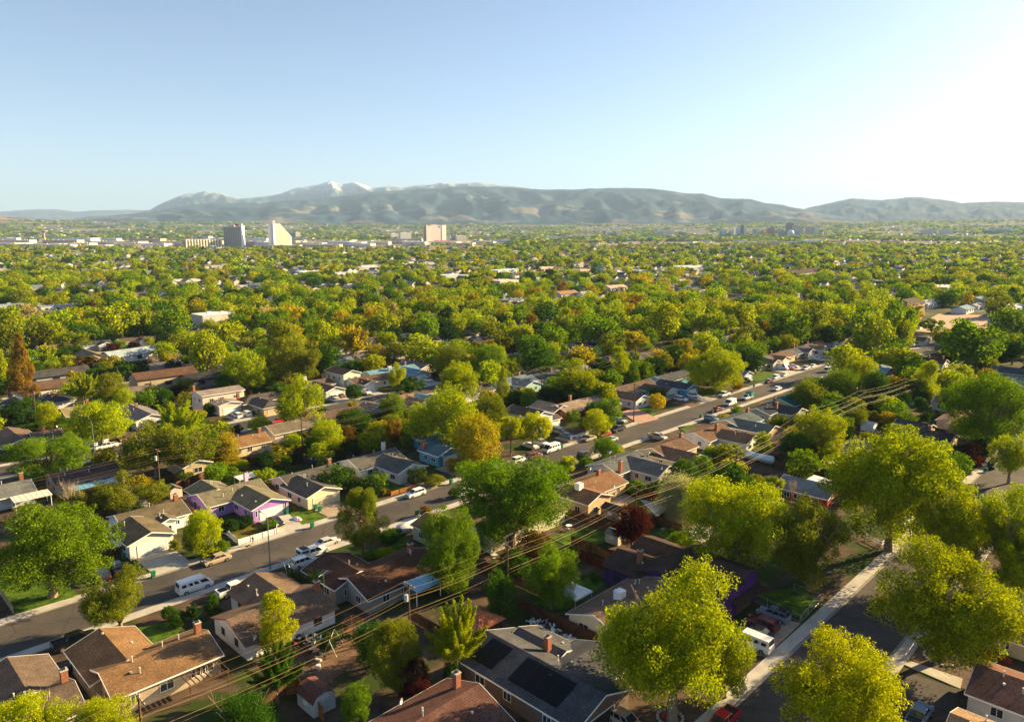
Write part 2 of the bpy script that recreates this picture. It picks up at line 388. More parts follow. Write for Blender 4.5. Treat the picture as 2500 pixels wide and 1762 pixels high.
# ================= HOUSES =================
HOUSES=[]   # (s,q,radius)
def house_at(blocks,wall,roof,label,name='house',trim=None,garage=(),chim=(),win='auto',door=None,slope=.34,vents=3,group=None,detail=True,gcol=None,wins=(),seed=None,extras=None):
    """blocks: (x,y,yaw,L,W,zr,hip) world; L ridge length incl overhang, W wall width.  faces: F=+b, K=-b, S=-a, T=+a"""
    rg=random.Random(seed if seed is not None else int(abs(blocks[0][0]*7+blocks[0][1]*13)))
    blocks=[tuple(b) for b in blocks]
    def lap(a,b):   # how far block b is from touching block a, in a's axes
        c,s=math.cos(a[2]),math.sin(a[2]); dx,dy=b[0]-a[0],b[1]-a[1]; X=dx*c+dy*s; Y=-dx*s+dy*c
        e=(b[3]/2,b[4]/2) if abs(math.sin(a[2]-b[2]))<.3 else (b[4]/2,b[3]/2)
        gx=abs(X)-(a[3]/2+e[0]-1.2); gy=abs(Y)-(a[4]/2+e[1]-1.2)
        mx=-math.copysign(max(gx,0),X); my=-math.copysign(max(gy,0),Y)
        return (mx*c-my*s,mx*s+my*c,max(gx,0)+max(gy,0))
    for i in range(1,len(blocks)):
        best=min((lap(blocks[j],blocks[i]) for j in range(i)),key=lambda t:t[2])
        if best[2]>0: b=blocks[i]; blocks[i]=(b[0]+best[0],b[1]+best[1])+b[2:]
    x0,y0,yaw0=blocks[0][:3]
    root=empty(name,(x0,y0,0),yaw0,label,'house',group or 'single-storey houses of the neighbourhood')
    Ri=Matrix.Rotation(-yaw0,4,'Z')@Matrix.Translation((-x0,-y0,0))
    mw=wallm(wall); mr=roofm(roof); mt=M_trim if trim is None else plain('trim',trim)
    W_=MB().use(mw); RF=MB().use(mr); FA=MB().use(mt)
    info=[]; oe=.45; orr=.35
    for bi,(x,y,yaw,L,W,zr,hip) in enumerate(blocks):
        M=Ri@Matrix.Translation((x,y,0))@Matrix.Rotation(yaw,4,'Z')
        hw=W/2-bi*.004; hl=(L/2-orr-bi*.003) if not hip else (L/2+hw*.95-bi*.003)
        ze=zr-slope*hw; zr=zr+bi*.012
        t=.16
        if not hip:
            W_.prism([(-hw,-.02),(hw,-.02),(hw,ze-.04),(0,zr-.1),(-hw,ze-.04)],-hl,hl,'x',M)
            k=hw+oe; zk=ze-slope*oe
            RF.prism([(-k,zk),(0,zr),(k,zk),(k,zk-t),(0,zr-t),(-k,zk-t)][::-1],-L/2,L/2,'x',M)
            for sx in(-1,1):   # rake boards
                for sy in(-1,1):
                    p=[(0,zr+.015),(sy*(k+.03),zk+.015),(sy*(k+.03),zk-.2),(0,zr-.2)]
                    if sy<0: p=p[::-1]
                    FA.prism(p,sx*(L/2+.002),sx*(L/2+.045),'x',M)
            for sy in(-1,1):
                FA.box(-L/2+.01,L/2-.01,min(sy*(k+.002),sy*(k+.05)),max(sy*(k+.002),sy*(k+.05)),zk-.2,zk-.015,M)
        else:
            W_.box(-hl,hl,-hw,hw,-.02,ze-.02,M)
            kx,ky=hl+oe,hw+oe; zk=ze-slope*oe; r=L/2
            n=len(RF.v); pts=[(-kx,-ky,zk),(kx,-ky,zk),(kx,ky,zk),(-kx,ky,zk),(-r,0,zr),(r,0,zr),(-kx,-ky,zk-t),(kx,-ky,zk-t),(kx,ky,zk-t),(-kx,ky,zk-t)]
            RF.v+=[tuple(M@Vector(p)) for p in pts]
            for q in((0,1,5,4),(1,2,5),(2,3,4,5),(3,0,4),(6,9,8,7),(0,6,7,1),(1,7,8,2),(2,8,9,3),(3,9,6,0)): RF.face([n+i for i in q])
            for sx in(-1,1): FA.box(min(sx*(kx+.002),sx*(kx+.05)),max(sx*(kx+.002),sx*(kx+.05)),-ky+.01,ky-.01,zk-t-.03,zk-.015,M)
            for sy in(-1,1): FA.box(-kx+.01,kx-.01,min(sy*(ky+.002),sy*(ky+.05)),max(sy*(ky+.002),sy*(ky+.05)),zk-t-.03,zk-.015,M)
        s_,q_=SQ(x,y); HOUSES.append((s_,q_,L/2+1,W/2+1) if abs(yaw-HA)<.3 else (s_,q_,W/2+1,L/2+1))
        info.append((M,hw,hl,ze,zr,hip,yaw))
    #GAPCHK
    W_.build('wall',parent=root); RF.build('roof',parent=root); FA.build('fascia',parent=root)
    def side(bi,s):
        M,hw,hl,ze,zr,hip,yaw=info[bi]
        al=abs(yaw-HA)<.3
        # returns matrix mapping (u across, out, z) -> local, and half length
        d={('F',1):(0,-1),('K',1):(0,1),('S',1):(-1,0),('T',1):(1,0),('F',0):(1,0),('K',0):(-1,0),('S',0):(0,-1),('T',0):(0,1)}[(s,1 if al else 0)]
        ext=hl if d[0] else hw; run=hw if d[0] else hl
        ang=math.atan2(d[1],d[0])-math.pi/2
        return M@Matrix.Rotation(ang,4,'Z')@Matrix.Translation((0,ext,0)),run
    def window(bi,s,u,z,w,h,bars=1):
        S,run=side(bi,s)
        f=MB().use(mt); a=.07
        f.box(u-w/2-a,u+w/2+a,-.03,.05,z-a,z,S); f.box(u-w/2-a,u+w/2+a,-.03,.05,z+h,z+h+a,S)
        f.box(u-w/2-a,u-w/2,-.03,.047,z,z+h,S); f.box(u+w/2,u+w/2+a,-.03,.047,z,z+h,S)
        for i in range(bars): c=u-w/2+w*(i+1)/(bars+1); f.box(c-.03,c+.03,-.03,.044,z,z+h,S)
        o=f.build('window',parent=root)
        if detail: g=MB().use(M_glass); g.box(u-w/2,u+w/2,-.03,.02,z,z+h,S); g.build('pane',parent=o)
        else:
            pass
        return o
    used=set()
    for (bi,s,u,w) in garage:
        S,run=side(bi,s); g=MB().use(plain('garage_door_paint',gcol or (.75,.75,.73)))
        n=4
        for i in range(n): g.box(u-w/2,u+w/2,-.03,.03+.006*(i%2),.02+i*2.15/n,.02+(i+1)*2.15/n-.02,S)
        g.use(mt); g.box(u-w/2-.1,u-w/2,-.03,.06,0,2.3,S); g.box(u+w/2,u+w/2+.1,-.03,.06,0,2.3,S); g.box(u-w/2-.1,u+w/2+.1,-.03,.063,2.18,2.3,S)
        g.build('garage_door',parent=root); used.add((bi,s))
    if win=='auto':
        for bi,inf in enumerate(info):
            for s in ('F','S','K','T') if bi<2 else ('F','S'):
                if (bi,s) in used: continue
                _,run=side(bi,s)
                if run>5.5: cs=[-run*.55,run*.1,run*.6]
                elif run>3: cs=[-run*.4,run*.4]
                else: cs=[0]
                for c in cs[:3 if detail else 2]:
                    window(bi,s,c+rg.uniform(-.3,.3),.95+max(0,inf[3]-3.4),rg.choice([.9,1.2,1.6]),1.05)
    for w in wins: window(*w)
    if door:
        bi,s,u=door; S,run=side(bi,s); g=MB().use(plain('door_paint',(.12,.07,.05))); g.box(u-.46,u+.46,-.03,.04,.02,2.05,S)
        d=g.build('door',parent=root); h=MB().use(M_metal); h.box(u+.3,u+.36,.04,.09,1.0,1.06,S); h.build('handle',parent=d)
    for (bi,t,off,col) in chim:
        M,hw,hl,ze,zr,hip,yaw=info[bi]; cx=t*(hl); g=MB().use(plain('chimney_paint',col) if col else M_brick)
        z0=zr-slope*abs(off)-.4 if abs(off)<hw else 0; g.box(cx-.38,cx+.38,off-.38,off+.38,z0,zr+1.15,M)
        c=g.build('chimney',parent=root); k=MB().use(M_conc); k.box(cx-.44,cx+.44,off-.44,off+.44,zr+1.15,zr+1.24,M); k.use(M_black); k.box(cx-.2,cx+.2,off-.2,off+.2,zr+1.24,zr+1.42,M); k.build('chimney_cap',parent=c)
    for i in range(vents):
        bi=rg.randrange(len(info)); M,hw,hl,ze,zr,hip,yaw=info[bi]
        cx=rg.uniform(-.7,.7)*hl*(.5 if hip else 1); cy=rg.uniform(-.7,.7)*hw; z=zr-slope*abs(cy)
        g=MB().use(M_metal)
        tall=rg.random()<.6
        g.tube([M@Vector((cx,cy,z-.15)),M@Vector((cx,cy,z+(.65 if tall else .2)))],.075 if tall else .16,7)
        if tall: g.tube([M@Vector((cx,cy,z+.65)),M@Vector((cx,cy,z+.78))],.12,7)
        g.build('roof_vent',parent=root)
    if extras: extras(root,info,side)
    return root
def blk(u1,v1,u2,v2,W,zr=4.3,hip=0):
    x1,y1=P(u1,v1,zr); x2,y2=P(u2,v2,zr)
    s1,q1=SQ(x1,y1); s2,q2=SQ(x2,y2)
    cx,cy=(x1+x2)/2,(y1+y2)/2
    if abs(s2-s1)>=abs(q2-q1): yaw=HA; L=abs(s2-s1)
    else: yaw=HB; L=abs(q2-q1)
    return (cx,cy,yaw,max(L,3.5),W,zr,hip)
def Hs(label,bl,wall,roof,**k):
    return house_at([blk(*b) for b in bl],wall,roof,label,**k)
# ================= VEHICLES =================
KINDS={ # length,width, profile of hood/boot heights, greenhouse (x0,x1 base ; x0,x1 roof), belt, roof, wheel r
 'sedan':(4.7,1.8,[(-2.35,.30,.72),(-2.25,.22,.95),(-1.3,.2,1.0),(.9,.2,.98),(2.0,.2,.86),(2.35,.3,.62)],(-1.75,1.15,-1.05,.35),.97,1.43,.33),
 'suv':(4.75,1.9,[(-2.35,.35,1.0),(-2.3,.27,1.15),(-1.3,.25,1.16),(1.0,.25,1.14),(2.1,.25,1.0),(2.38,.35,.75)],(-2.25,1.25,-2.0,.45),1.14,1.75,.38),
 'wagon':(4.75,1.82,[(-2.37,.3,.9),(-2.3,.22,1.02),(-1.3,.2,1.03),(1.0,.2,1.0),(2.1,.2,.88),(2.37,.3,.65)],(-2.2,1.2,-1.85,.4),1.0,1.55,.34),
 'pickup':(5.7,1.95,[(-2.85,.5,1.15),(-2.8,.42,1.22),(-1.0,.4,1.22),(1.2,.35,1.2),(2.6,.35,1.1),(2.87,.42,.85)],(-1.1,1.45,-.85,.75),1.2,1.85,.4),
 'van':(5.5,2.0,[(-2.75,.35,1.25),(-2.7,.3,1.3),(-1.0,.3,1.3),(1.5,.3,1.25),(2.4,.3,1.1),(2.75,.38,.8)],(-2.7,2.2,-2.62,1.35),1.28,2.15,.37),
 'sprinter':(6.6,2.05,[(-3.3,.4,1.4),(-3.25,.35,1.45),(-1.0,.35,1.45),(2.0,.35,1.4),(2.9,.35,1.2),(3.3,.4,.9)],(-3.28,2.7,-3.2,1.7),1.42,2.75,.38),
}
def lx(m,rgb): return tuple(rgb)
def vehicle(kind,x,y,yaw,color,label,name=None,glasssides=True,cat=None,group='cars on the streets and driveways',extra=None,top=None):
    L,Wd,prof,gh,belt,roof,wr=KINDS[kind]; hw=Wd/2
    nm=name or {'pickup':'pickup_truck','van':'van','sprinter':'van'}.get(kind,'parked_car')
    root=empty(nm,(x,y,.03),yaw,label,cat or {'pickup':'pickup truck','van':'van','sprinter':'van'}.get(kind,'car'),group)
    pm=paintm(color); b=MB().use(pm)
    rings=[]
    for (px,zb,zt) in prof:
        n=len(b.v); zm=zb+(zt-zb)*.55
        for sy in(-1,1):
            b.v+=[(px,sy*hw*.93,zb),(px,sy*hw,zm),(px,sy*hw*.90,zt)] if sy<0 else [(px,sy*hw*.90,zt),(px,sy*hw,zm),(px,sy*hw*.93,zb)]
        rings.append(n)
    for i in range(len(rings)-1):
        A,B=rings[i],rings[i+1]
        for k in range(6): j=(k+1)%6; b.face((A+k,B+k,B+j,A+j))
    b.face([rings[0]+k for k in range(6)]); b.face([rings[-1]+5-k for k in range(6)])
    x0,x1,r0,r1=gh; hb=hw*.88; hr=hw*.74 if kind in('sedan','wagon','suv','pickup') else hw*.84
    # roof skin + pillars
    c0=[(x0,hb),(x1,hb),(r1,hr),(r0,hr)]
    b.box(r0,r1,-hr,hr,roof-.05,roof)
    def bar(pa,pb,w=.05):
        b.tube([pa,pb],w,4)
    for sy in(-1,1):
        bar((x0,sy*hb,belt-.02),(r0,sy*hr,roof-.03)); bar((x1,sy*hb,belt-.02),(r1,sy*hr,roof-.03))
        nb=3 if kind in('van','sprinter','suv','wagon') else 2
        for i in range(1,nb):
            t=i/nb; bar((x0+(x1-x0)*t,sy*hb,belt-.02),(r0+(r1-r0)*t,sy*hr,roof-.03),.045)
        bar((r0,sy*hr,roof-.03),(r1,sy*hr,roof-.03),.05)
    if kind in('van','sprinter') and not glasssides:
        # closed cargo sides, painted panels set proud of the glass
        xe=x0+(x1-x0)*.72; re=r0+(r1-r0)*.86
        for sy in(-1,1):
            b.poly([(x0,sy*(hb+.03),belt-.05),(xe,sy*(hb+.03),belt-.05),(re,sy*(hr+.03),roof-.02),(r0,sy*(hr+.03),roof-.02)][::sy])
        b.poly([(x0-.03,-hb,belt-.05),(x0-.03,hb,belt-.05),(r0-.03,hr,roof-.02),(r0-.03,-hr,roof-.02)])
    elif kind in('van','sprinter'):
        for sy in(-1,1):
            for (ta,tb) in((0,.08),(.24,.3),(.46,.52),(.68,.74)):
                A=lambda t,z:(x0+(x1-x0)*t,sy*(hb+.02),z)
                Bq=lambda t,z:(r0+(r1-r0)*t,sy*(hr+.03),z)
                b.poly([A(ta,belt-.05),A(tb,belt-.05),Bq(tb,roof),Bq(ta,roof)])
            h0=.62
            q=lambda t,h:tuple(np.array((x0+(x1-x0)*t,sy*(hb+.02),belt))*(1-h)+np.array((r0+(r1-r0)*t,sy*(hr+.03),roof))*h)
            b.poly([q(0,h0),q(.96,h0),q(.96,1),q(0,1)])
    if kind=='pickup':   # bed opening: flat dark sheet stands in for its shaded depth, low side walls
        b.use(M_black); b.box(-2.7,-1.2,-hw*.78,hw*.78,1.215,1.228)
        b.use(pm); b.box(-2.75,-1.12,-hw*.9,-hw*.8,1.2,1.34); b.box(-2.75,-1.12,hw*.8,hw*.9,1.2,1.34); b.box(-2.8,-2.7,-hw*.88,hw*.88,1.2,1.34)
    b.use(M_black); b.box(prof[-1][0]-.05,prof[-1][0]+.03,-hw*.6,hw*.6,.5,.68)
    body=b.build('body',parent=root)
    g=MB().use(M_cglass); e=.02; n=len(g.v)
    g.v+=[(x0+e,-hb+e,belt-.05),(x1-e,-hb+e,belt-.05),(x1-e,hb-e,belt-.05),(x0+e,hb-e,belt-.05),(r0+e,-hr+e,roof-.052),(r1-e,-hr+e,roof-.052),(r1-e,hr-e,roof-.052),(r0+e,hr-e,roof-.052)]
    for q in((0,1,5,4),(1,2,6,5),(2,3,7,6),(3,0,4,7),(4,5,6,7)): g.face(q)
    g.build('windows',parent=root)
    fx=L*.31
    for sx in(-1,1):
        for sy in(-1,1):
            w=MB().use(M_tyre); w.tube([(sx*fx,sy*(hw-.2),wr),(sx*fx,sy*(hw+.015),wr)],wr,14); o=w.build('wheel',parent=root)
            r=MB().use(M_rim); r.tube([(sx*fx,sy*(hw+.0),wr),(sx*fx,sy*(hw+.03),wr)],wr*.6,10); r.build('rim',parent=o)
    zt=prof[-1][2]
    for sy in(-1,1):
        h=MB().use(M_light); h.box(L/2-.22,L/2-.0,sy*hw*.72-.18,sy*hw*.72+.18,zt-.02,zt+.14); h.build('headlight',parent=root)
        h=MB().use(M_tail); z=prof[0][2]; h.box(-L/2-.02,-L/2+.1,sy*hw*.78-.12,sy*hw*.78+.12,z-.25,z); h.build('tail_light',parent=root)
    if extra: extra(root)
    HV.append((x,y)); return root
HV=[]
YAW={'a':HA,'-a':HA+math.pi,'b':HB,'-b':HB+math.pi}
CN={'white':(.75,.75,.75),'black':(.012,.012,.014),'red':(.38,.01,.015),'maroon':(.12,.015,.02),'silver':(.45,.45,.46),'tan':(.40,.31,.21),'blue':(.02,.06,.22),'bluegrey':(.17,.23,.30),'grey':(.12,.13,.14),'navy':(.01,.02,.07),'teal':(.02,.20,.20),'green':(.05,.12,.07)}
def V(kind,u,v,h,col,label,zc=.7,**k):
    x,y=P(u,v,zc); return vehicle(kind,x,y,YAW[h] if isinstance(h,str) else h,CN[col] if isinstance(col,str) else col,label,**k)
# ================= SMALL THINGS =================
def bin_at(x,y,label,mat=None,yaw=0,group='wheeled bins'):
    e=empty('wheelie_bin',(x,y,.13),yaw,label,'bin',group)
    m=mat or M_green; b=MB().use(m); n=len(b.v)
    b.v+=[(-.24,-.26,.05),(.24,-.26,.05),(.24,.26,.05),(-.24,.26,.05),(-.31,-.33,1.0),(.31,-.33,1.0),(.31,.33,1.0),(-.31,.33,1.0)]
    for q in((0,3,2,1),(4,5,6,7),(0,1,5,4),(1,2,6,5),(2,3,7,6),(3,0,4,7)): b.face(q)
    b.build('body',parent=e)
    l=MB().use(m); l.box(-.34,.34,-.36,.36,1.003,1.09); l.build('lid',parent=e)
    for s in(-1,1): w=MB().use(M_tyre); w.tube([(s*.22-.04*s,.27,.12),(s*.30,.27,.12)],.12,10); w.build('wheel',parent=e)
def power_pole(x,y,label,h=10.6,yaw=None,arms=1,transformer=False,lean=0,group='power poles'):
    yaw=HA if yaw is None else yaw
    e=empty('utility_pole',(x,y,terr(math.hypot(x,y))),yaw,label,'utility pole',group); e.rotation_euler=(lean,0,yaw)
    p=MB().use(M_pole); p.tube([(0,0,-.1),(0,0,h)],[.17,.12],8); p.build('shaft',parent=e)
    for k in range(arms):
        c=MB().use(M_pole); z=h-.35-k*1.3; c.box(.12,.22,-1.25,1.25,z-.06,z+.06); c.tube([(.17,.9,z),(.1,0,z-.7)],.025,4); c.tube([(.17,-.9,z),(.1,0,z-.7)],.025,4); o=c.build('crossarm',parent=e)
        for yy in(-1.1,-.35,.35,1.1):
            i=MB().use(M_light); i.cyl(.17,yy,z+.06,z+.22,.045,6); i.build('insulator',parent=o)
    if transformer: t=MB().use(plain('transformer_paint',(.45,.5,.52))); t.cyl(-.42,.0,h-2.4,h-1.4,.27,12); t.build('transformer',parent=e)
def wire(p0,p1,sag,label,r=.022,group='overhead wires'):
    b=MB().use(M_wire); n=9; pts=[]
    c=((p0[0]+p1[0])/2,(p0[1]+p1[1])/2,0)
    for i in range(n+1):
        t=i/n; pts.append((p0[0]+(p1[0]-p0[0])*t-c[0],p0[1]+(p1[1]-p0[1])*t-c[1],p0[2]+(p1[2]-p0[2])*t-sag*4*t*(1-t)))
    b.tube(pts,r,4); o=b.build('overhead_wire',loc=c); tag(o,label,'wire',group); return o
def street_lamp(x,y,label,yaw,h=9.5):
    e=empty('street_lamp',(x,y,.1),yaw,label,'street lamp','street lamps')
    m=plain('lamp_steel',(.18,.22,.23),.5,.3)
    p=MB().use(m); p.tube([(0,0,0),(0,0,h-.5)],[.13,.075],8); p.build('pole',parent=e)
    a=MB().use(m); a.tube([(0,0,h-.55),(.3,0,h-.1),(1.2,0,h+.15),(2.2,0,h+.2)],.045,6); a.build('arm',parent=e)
    l=MB().use(m); l.tube([(2.1,0,h+.2),(2.4,0,h+.22),(2.9,0,h+.2)],[.06,.14,.1],8); l.use(M_light); l.box(2.3,2.8,-.09,.09,h+.06,h+.1); l.build('lamp_head',parent=e)
def fence(pts,label,h=1.8,mat=None,group='back yard fences',name='wood_fence',cat='fence',rails=False):
    (xa,ya)=pts[0]; b=MB().use(mat or M_wood)
    e=empty(name,(xa,ya,0),0,label,cat,group)
    for (x0,y0),(x1,y1) in zip(pts,pts[1:]):
        L=math.hypot(x1-x0,y1-y0)
        if L<.3: continue
        M=Matrix.Translation((x0-xa,y0-ya,0))@Matrix.Rotation(math.atan2(y1-y0,x1-x0),4,'Z')
        if rails:
            for z in (.45,.95): b.box(0,L,-.03,.03,z,z+.13,M)
        else:
            n=max(1,int(L/.9)) ; st=L/n
            for i in range(n):
                for k in range(4):
                    a=i*st+k*st/4; b.box(a+.01,a+st/4-.01,-.012,.012,.05,h+random.uniform(-.03,.02),M)
            b.box(0,L,.012,.06,h*.75,h*.75+.09,M); b.box(0,L,.012,.06,h*.25,h*.25+.09,M)
        for i in range(int(L/2.4)+1):
            a=min(i*2.4,L); po=MB().use(mat or M_wood); po.box(a-.05,a+.05,-.07,.07,0,h+.05 if not rails else 1.25,M); po.build('post',parent=e)
    b.build('panel',parent=e); return e
def shed(u,v,w,l,h,wall,roof,label,yaw=None,name='garden_shed',zc=1.0,gambrel=False):
    x,y=P(u,v,zc); yaw=HA if yaw is None else yaw
    e=empty(name,(x,y,0),yaw,label,'shed','sheds in the back yards')
    b=MB().use(wallm(wall)); z=h-w*.22
    if gambrel: prof=[(-w/2,0),(w/2,0),(w/2,z-.3),(w*.36,h-.35),(0,h-.06),(-w*.36,h-.35),(-w/2,z-.3)]
    else: prof=[(-w/2,0),(w/2,0),(w/2,z),(0,h-.06),(-w/2,z)]
    b.prism(prof,-l/2,l/2); b.build('wall',parent=e)
    r=MB().use(roofm(roof)); k=w/2+.15
    if gambrel: top=[(-k,z-.38),(-w*.38,h-.3),(0,h),(w*.38,h-.3),(k,z-.38)]
    else: top=[(-k,z-.06),(0,h),(k,z-.06)]
    r.prism((top+[(a,c-.08) for a,c in top[::-1]])[::-1],-l/2-.15,l/2+.15); r.build('roof',parent=e)
    d=MB().use(M_trim); d.box(-l/2-.03,-l/2+.02,-.45,.45,.05,1.8); d.build('door',parent=e)
    d=MB().use(M_trim); d.box(-.5,.5,-w/2-.03,-w/2+.02,.9,1.5); d.build('window',parent=e)
    s,q=SQ(x,y); HOUSES.append((s,q,2.5,2.5)); return e
def slab(name,pts,mat,z,th=None,kind='structure'):
    """flat ground area given by world points"""
    b=MB().use(mat); c=pts[0]; p=[(x-c[0],y-c[1]) for x,y in pts]
    ar=sum(p[i][0]*p[(i+1)%len(p)][1]-p[(i+1)%len(p)][0]*p[i][1] for i in range(len(p)))
    if ar<0: p=p[::-1]
    n=len(p); b.v+=[(x,y,0) for x,y in p]+[(x,y,-(th or z+.02)) for x,y in p]
    b.face(range(n))
    for i in range(n): j=(i+1)%n; b.face((i,n+i,n+j,j))
    o=b.build(name,loc=(c[0],c[1],z)); o['kind']=kind; return o
def slabpx(name,px,mat,z): return slab(name,[P(u,v,z) for u,v in px],mat,z)
def rect(s0,s1,q0,q1): return [XY(s0,q0),XY(s1,q0),XY(s1,q1),XY(s0,q1)]
# ================= CAMERA, LIGHT, AIR =================
cam=bpy.data.cameras.new('camera'); cam.sensor_width=36; cam.lens=36*F/2500; cam.clip_start=1; cam.clip_end=90000
co=bpy.data.objects.new('camera',cam); COL.objects.link(co); co.location=(0,0,CH); co.rotation_euler=(math.pi/2-TH,0,0); sc.camera=co
SUNAZ=math.radians(63.5); SUNEL=math.radians(SUN_EL)
sd=Vector((math.sin(SUNAZ)*math.cos(SUNEL),math.cos(SUNAZ)*math.cos(SUNEL),math.sin(SUNEL)))
sl=bpy.data.lights.new('sun','SUN'); sl.energy=SUN_E; sl.angle=math.radians(.5); sl.color=SUN_C
so=bpy.data.objects.new('sun',sl); COL.objects.link(so); so.rotation_euler=sd.to_track_quat('Z','Y').to_euler(); so.location=(200,100,300)
w=bpy.data.worlds.new('World'); sc.world=w; w.use_nodes=True
sk=w.node_tree.nodes.new('ShaderNodeTexSky'); sk.sky_type='NISHITA'; sk.sun_disc=False; sk.sun_elevation=SUNEL; sk.sun_rotation=SUNAZ
sk.altitude=1400; sk.air_density=SKY_AIR; sk.dust_density=SKY_DUST; sk.ozone_density=SKY_OZ
w.node_tree.links.new(sk.outputs[0],w.node_tree.nodes['Background'].inputs[0]); w.node_tree.nodes['Background'].inputs[1].default_value=SKY_S
vs=sc.view_settings; vs.view_transform='Standard'; vs.look='None'; vs.exposure=EXPO; vs.gamma=1; sc.display_settings.display_device='sRGB'
cy=sc.cycles; cy.max_bounces=5; cy.diffuse_bounces=1; cy.glossy_bounces=2; cy.transmission_bounces=3; cy.volume_bounces=0; cy.transparent_max_bounces=4
cy.use_denoising=True; cy.sample_clamp_indirect=6
if HAZE>0:
    m,t=nt('haze'); o=t.nodes.new('ShaderNodeOutputMaterial'); v=t.nodes.new('ShaderNodeVolumePrincipled')
    v.inputs['Color'].default_value=HAZE_C; v.inputs['Density'].default_value=HAZE; v.inputs['Anisotropy'].default_value=HAZE_G
    t.links.new(v.outputs[0],o.inputs['Volume'])
    b=MB(); b.box(-34000,34000,-34000,34000,-3,1830); h=b.build('haze',m); h['kind']='stuff'
# ================= GROUND =================
def ground():
    radii=[0]+list(np.geomspace(20,33000,70)); na=160; v=[];f=[]
    v.append((0,0,0))
    for r in radii[1:]:
        z=terr(r)
        for k in range(na):
            a=2*math.pi*k/na; v.append((r*math.cos(a),r*math.sin(a),z))
    for k in range(na): f.append((0,1+k,1+(k+1)%na))
    for i in range(len(radii)-2):
        for k in range(na):
            j=(k+1)%na; A=1+i*na; B=A+na; f.append((A+k,B+k,B+j,A+j))
    me=bpy.data.meshes.new('ground'); me.from_pydata(v,[],f)
    m,t=nt('ground_soil'); g=geopos(t); N=t.nodes;L=t.links
    soil=mixc(t,mapr(t,noise(t,.35,5,.6,g),.35,.65,0,1),(.06,.042,.03),(.125,.085,.06))
    soil=mixc(t,mapr(t,noise(t,.09,3,.6,g),.47,.56,0,1),soil,(.035,.055,.012))
    ln=N.new('ShaderNodeVectorMath'); ln.operation='LENGTH'; L.new(g,ln.inputs[0]); d=ln.outputs['Value']
    mid=mixc(t,mapr(t,noise(t,.02,4,.6,g),.45,.6,0,1),(.05,.06,.02),(.14,.12,.09))
    city=mixc(t,mapr(t,noise(t,.006,6,.7,g),.46,.54,0,1),(.06,.09,.03),(.24,.20,.15))
    city=mixc(t,mapr(t,noise(t,.0016,4,.6,g),.5,.6,0,1),city,(.07,.10,.035))
    pale=mixc(t,mapr(t,noise(t,.02,4,.6,g),.42,.58,0,1),(.12,.12,.06),(.42,.33,.27))
    c=mixc(t,mapr(t,d,350,600,0,1),soil,mid); c=mixc(t,mapr(t,d,2300,2700,0,1),c,pale); c=mixc(t,mapr(t,d,3600,4600,0,1),c,city)
    c=mixc(t,mapr(t,d,7500,10000,0,.75),c,(.16,.14,.08))
    b=bsdf(t,c,.95,0,.05); out(t,b.outputs[0]); me.materials.append(m)
    o=bpy.data.objects.new('ground',me); link(o); o['kind']='structure'
ground()
QS=[-32,-119,-209,-299,-389,-479,-569,-659]
RW=5.3
def street(q,s0,s1,curve=None):
    slab('road',rect(s0,s1,q-RW,q+RW),M_asph,.02)
    for sg in(-1,1):
        a=q+sg*RW; slab('sidewalk',rect(s0,s1,a,a+sg*1.75),M_conc,.14)
        slab('gutter',rect(s0,s1,a-sg*.45,a),surf('gutter_concrete',(.22,.21,.19),.1,1,.9,.1),.026)
street(-32,-30,420); street(-119,-60,330)
for q in QS[2:]: street(q,-120 if q>-300 else 0,950)
street(58,60,500)
# main street bends to the right at its far end
cur=[(330,-119),(345,-118.5),(362,-116),(380,-111.5),(400,-106),(430,-98),(470,-90),(560,-80)]
def band(cur,o0,o1):
    A=[];B=[]
    for i,(s,q) in enumerate(cur):
        a=cur[max(0,i-1)]; b=cur[min(len(cur)-1,i+1)]; dx,dy=b[0]-a[0],b[1]-a[1]; l=math.hypot(dx,dy); nx,ny=-dy/l,dx/l
        A.append(XY(s+nx*o0,q+ny*o0)); B.append(XY(s+nx*o1,q+ny*o1))
    return A,B
def ribbon(name,cur,o0,o1,mat,z):
    A,B=band(cur,o0,o1); b=MB().use(mat); n=len(A)
    b.v+=[(x,y,z) for x,y in A]+[(x,y,z) for x,y in B]+[(x,y,-.02) for x,y in A]+[(x,y,-.02) for x,y in B]
    for i in range(n-1):
        b.face((i,i+1,n+i+1,n+i) if o1<o0 else (i,n+i,n+i+1,i+1)); b.face((i,2*n+i,2*n+i+1,i+1)); b.face((n+i,n+i+1,3*n+i+1,3*n+i))
    o=b.build(name); o['kind']='structure'
ribbon('road',cur,-RW,RW,M_asph,.02)
ribbon('sidewalk',cur,RW,RW+1.75,M_conc,.14); ribbon('sidewalk',cur,-RW,-RW-1.75,M_conc,.14)
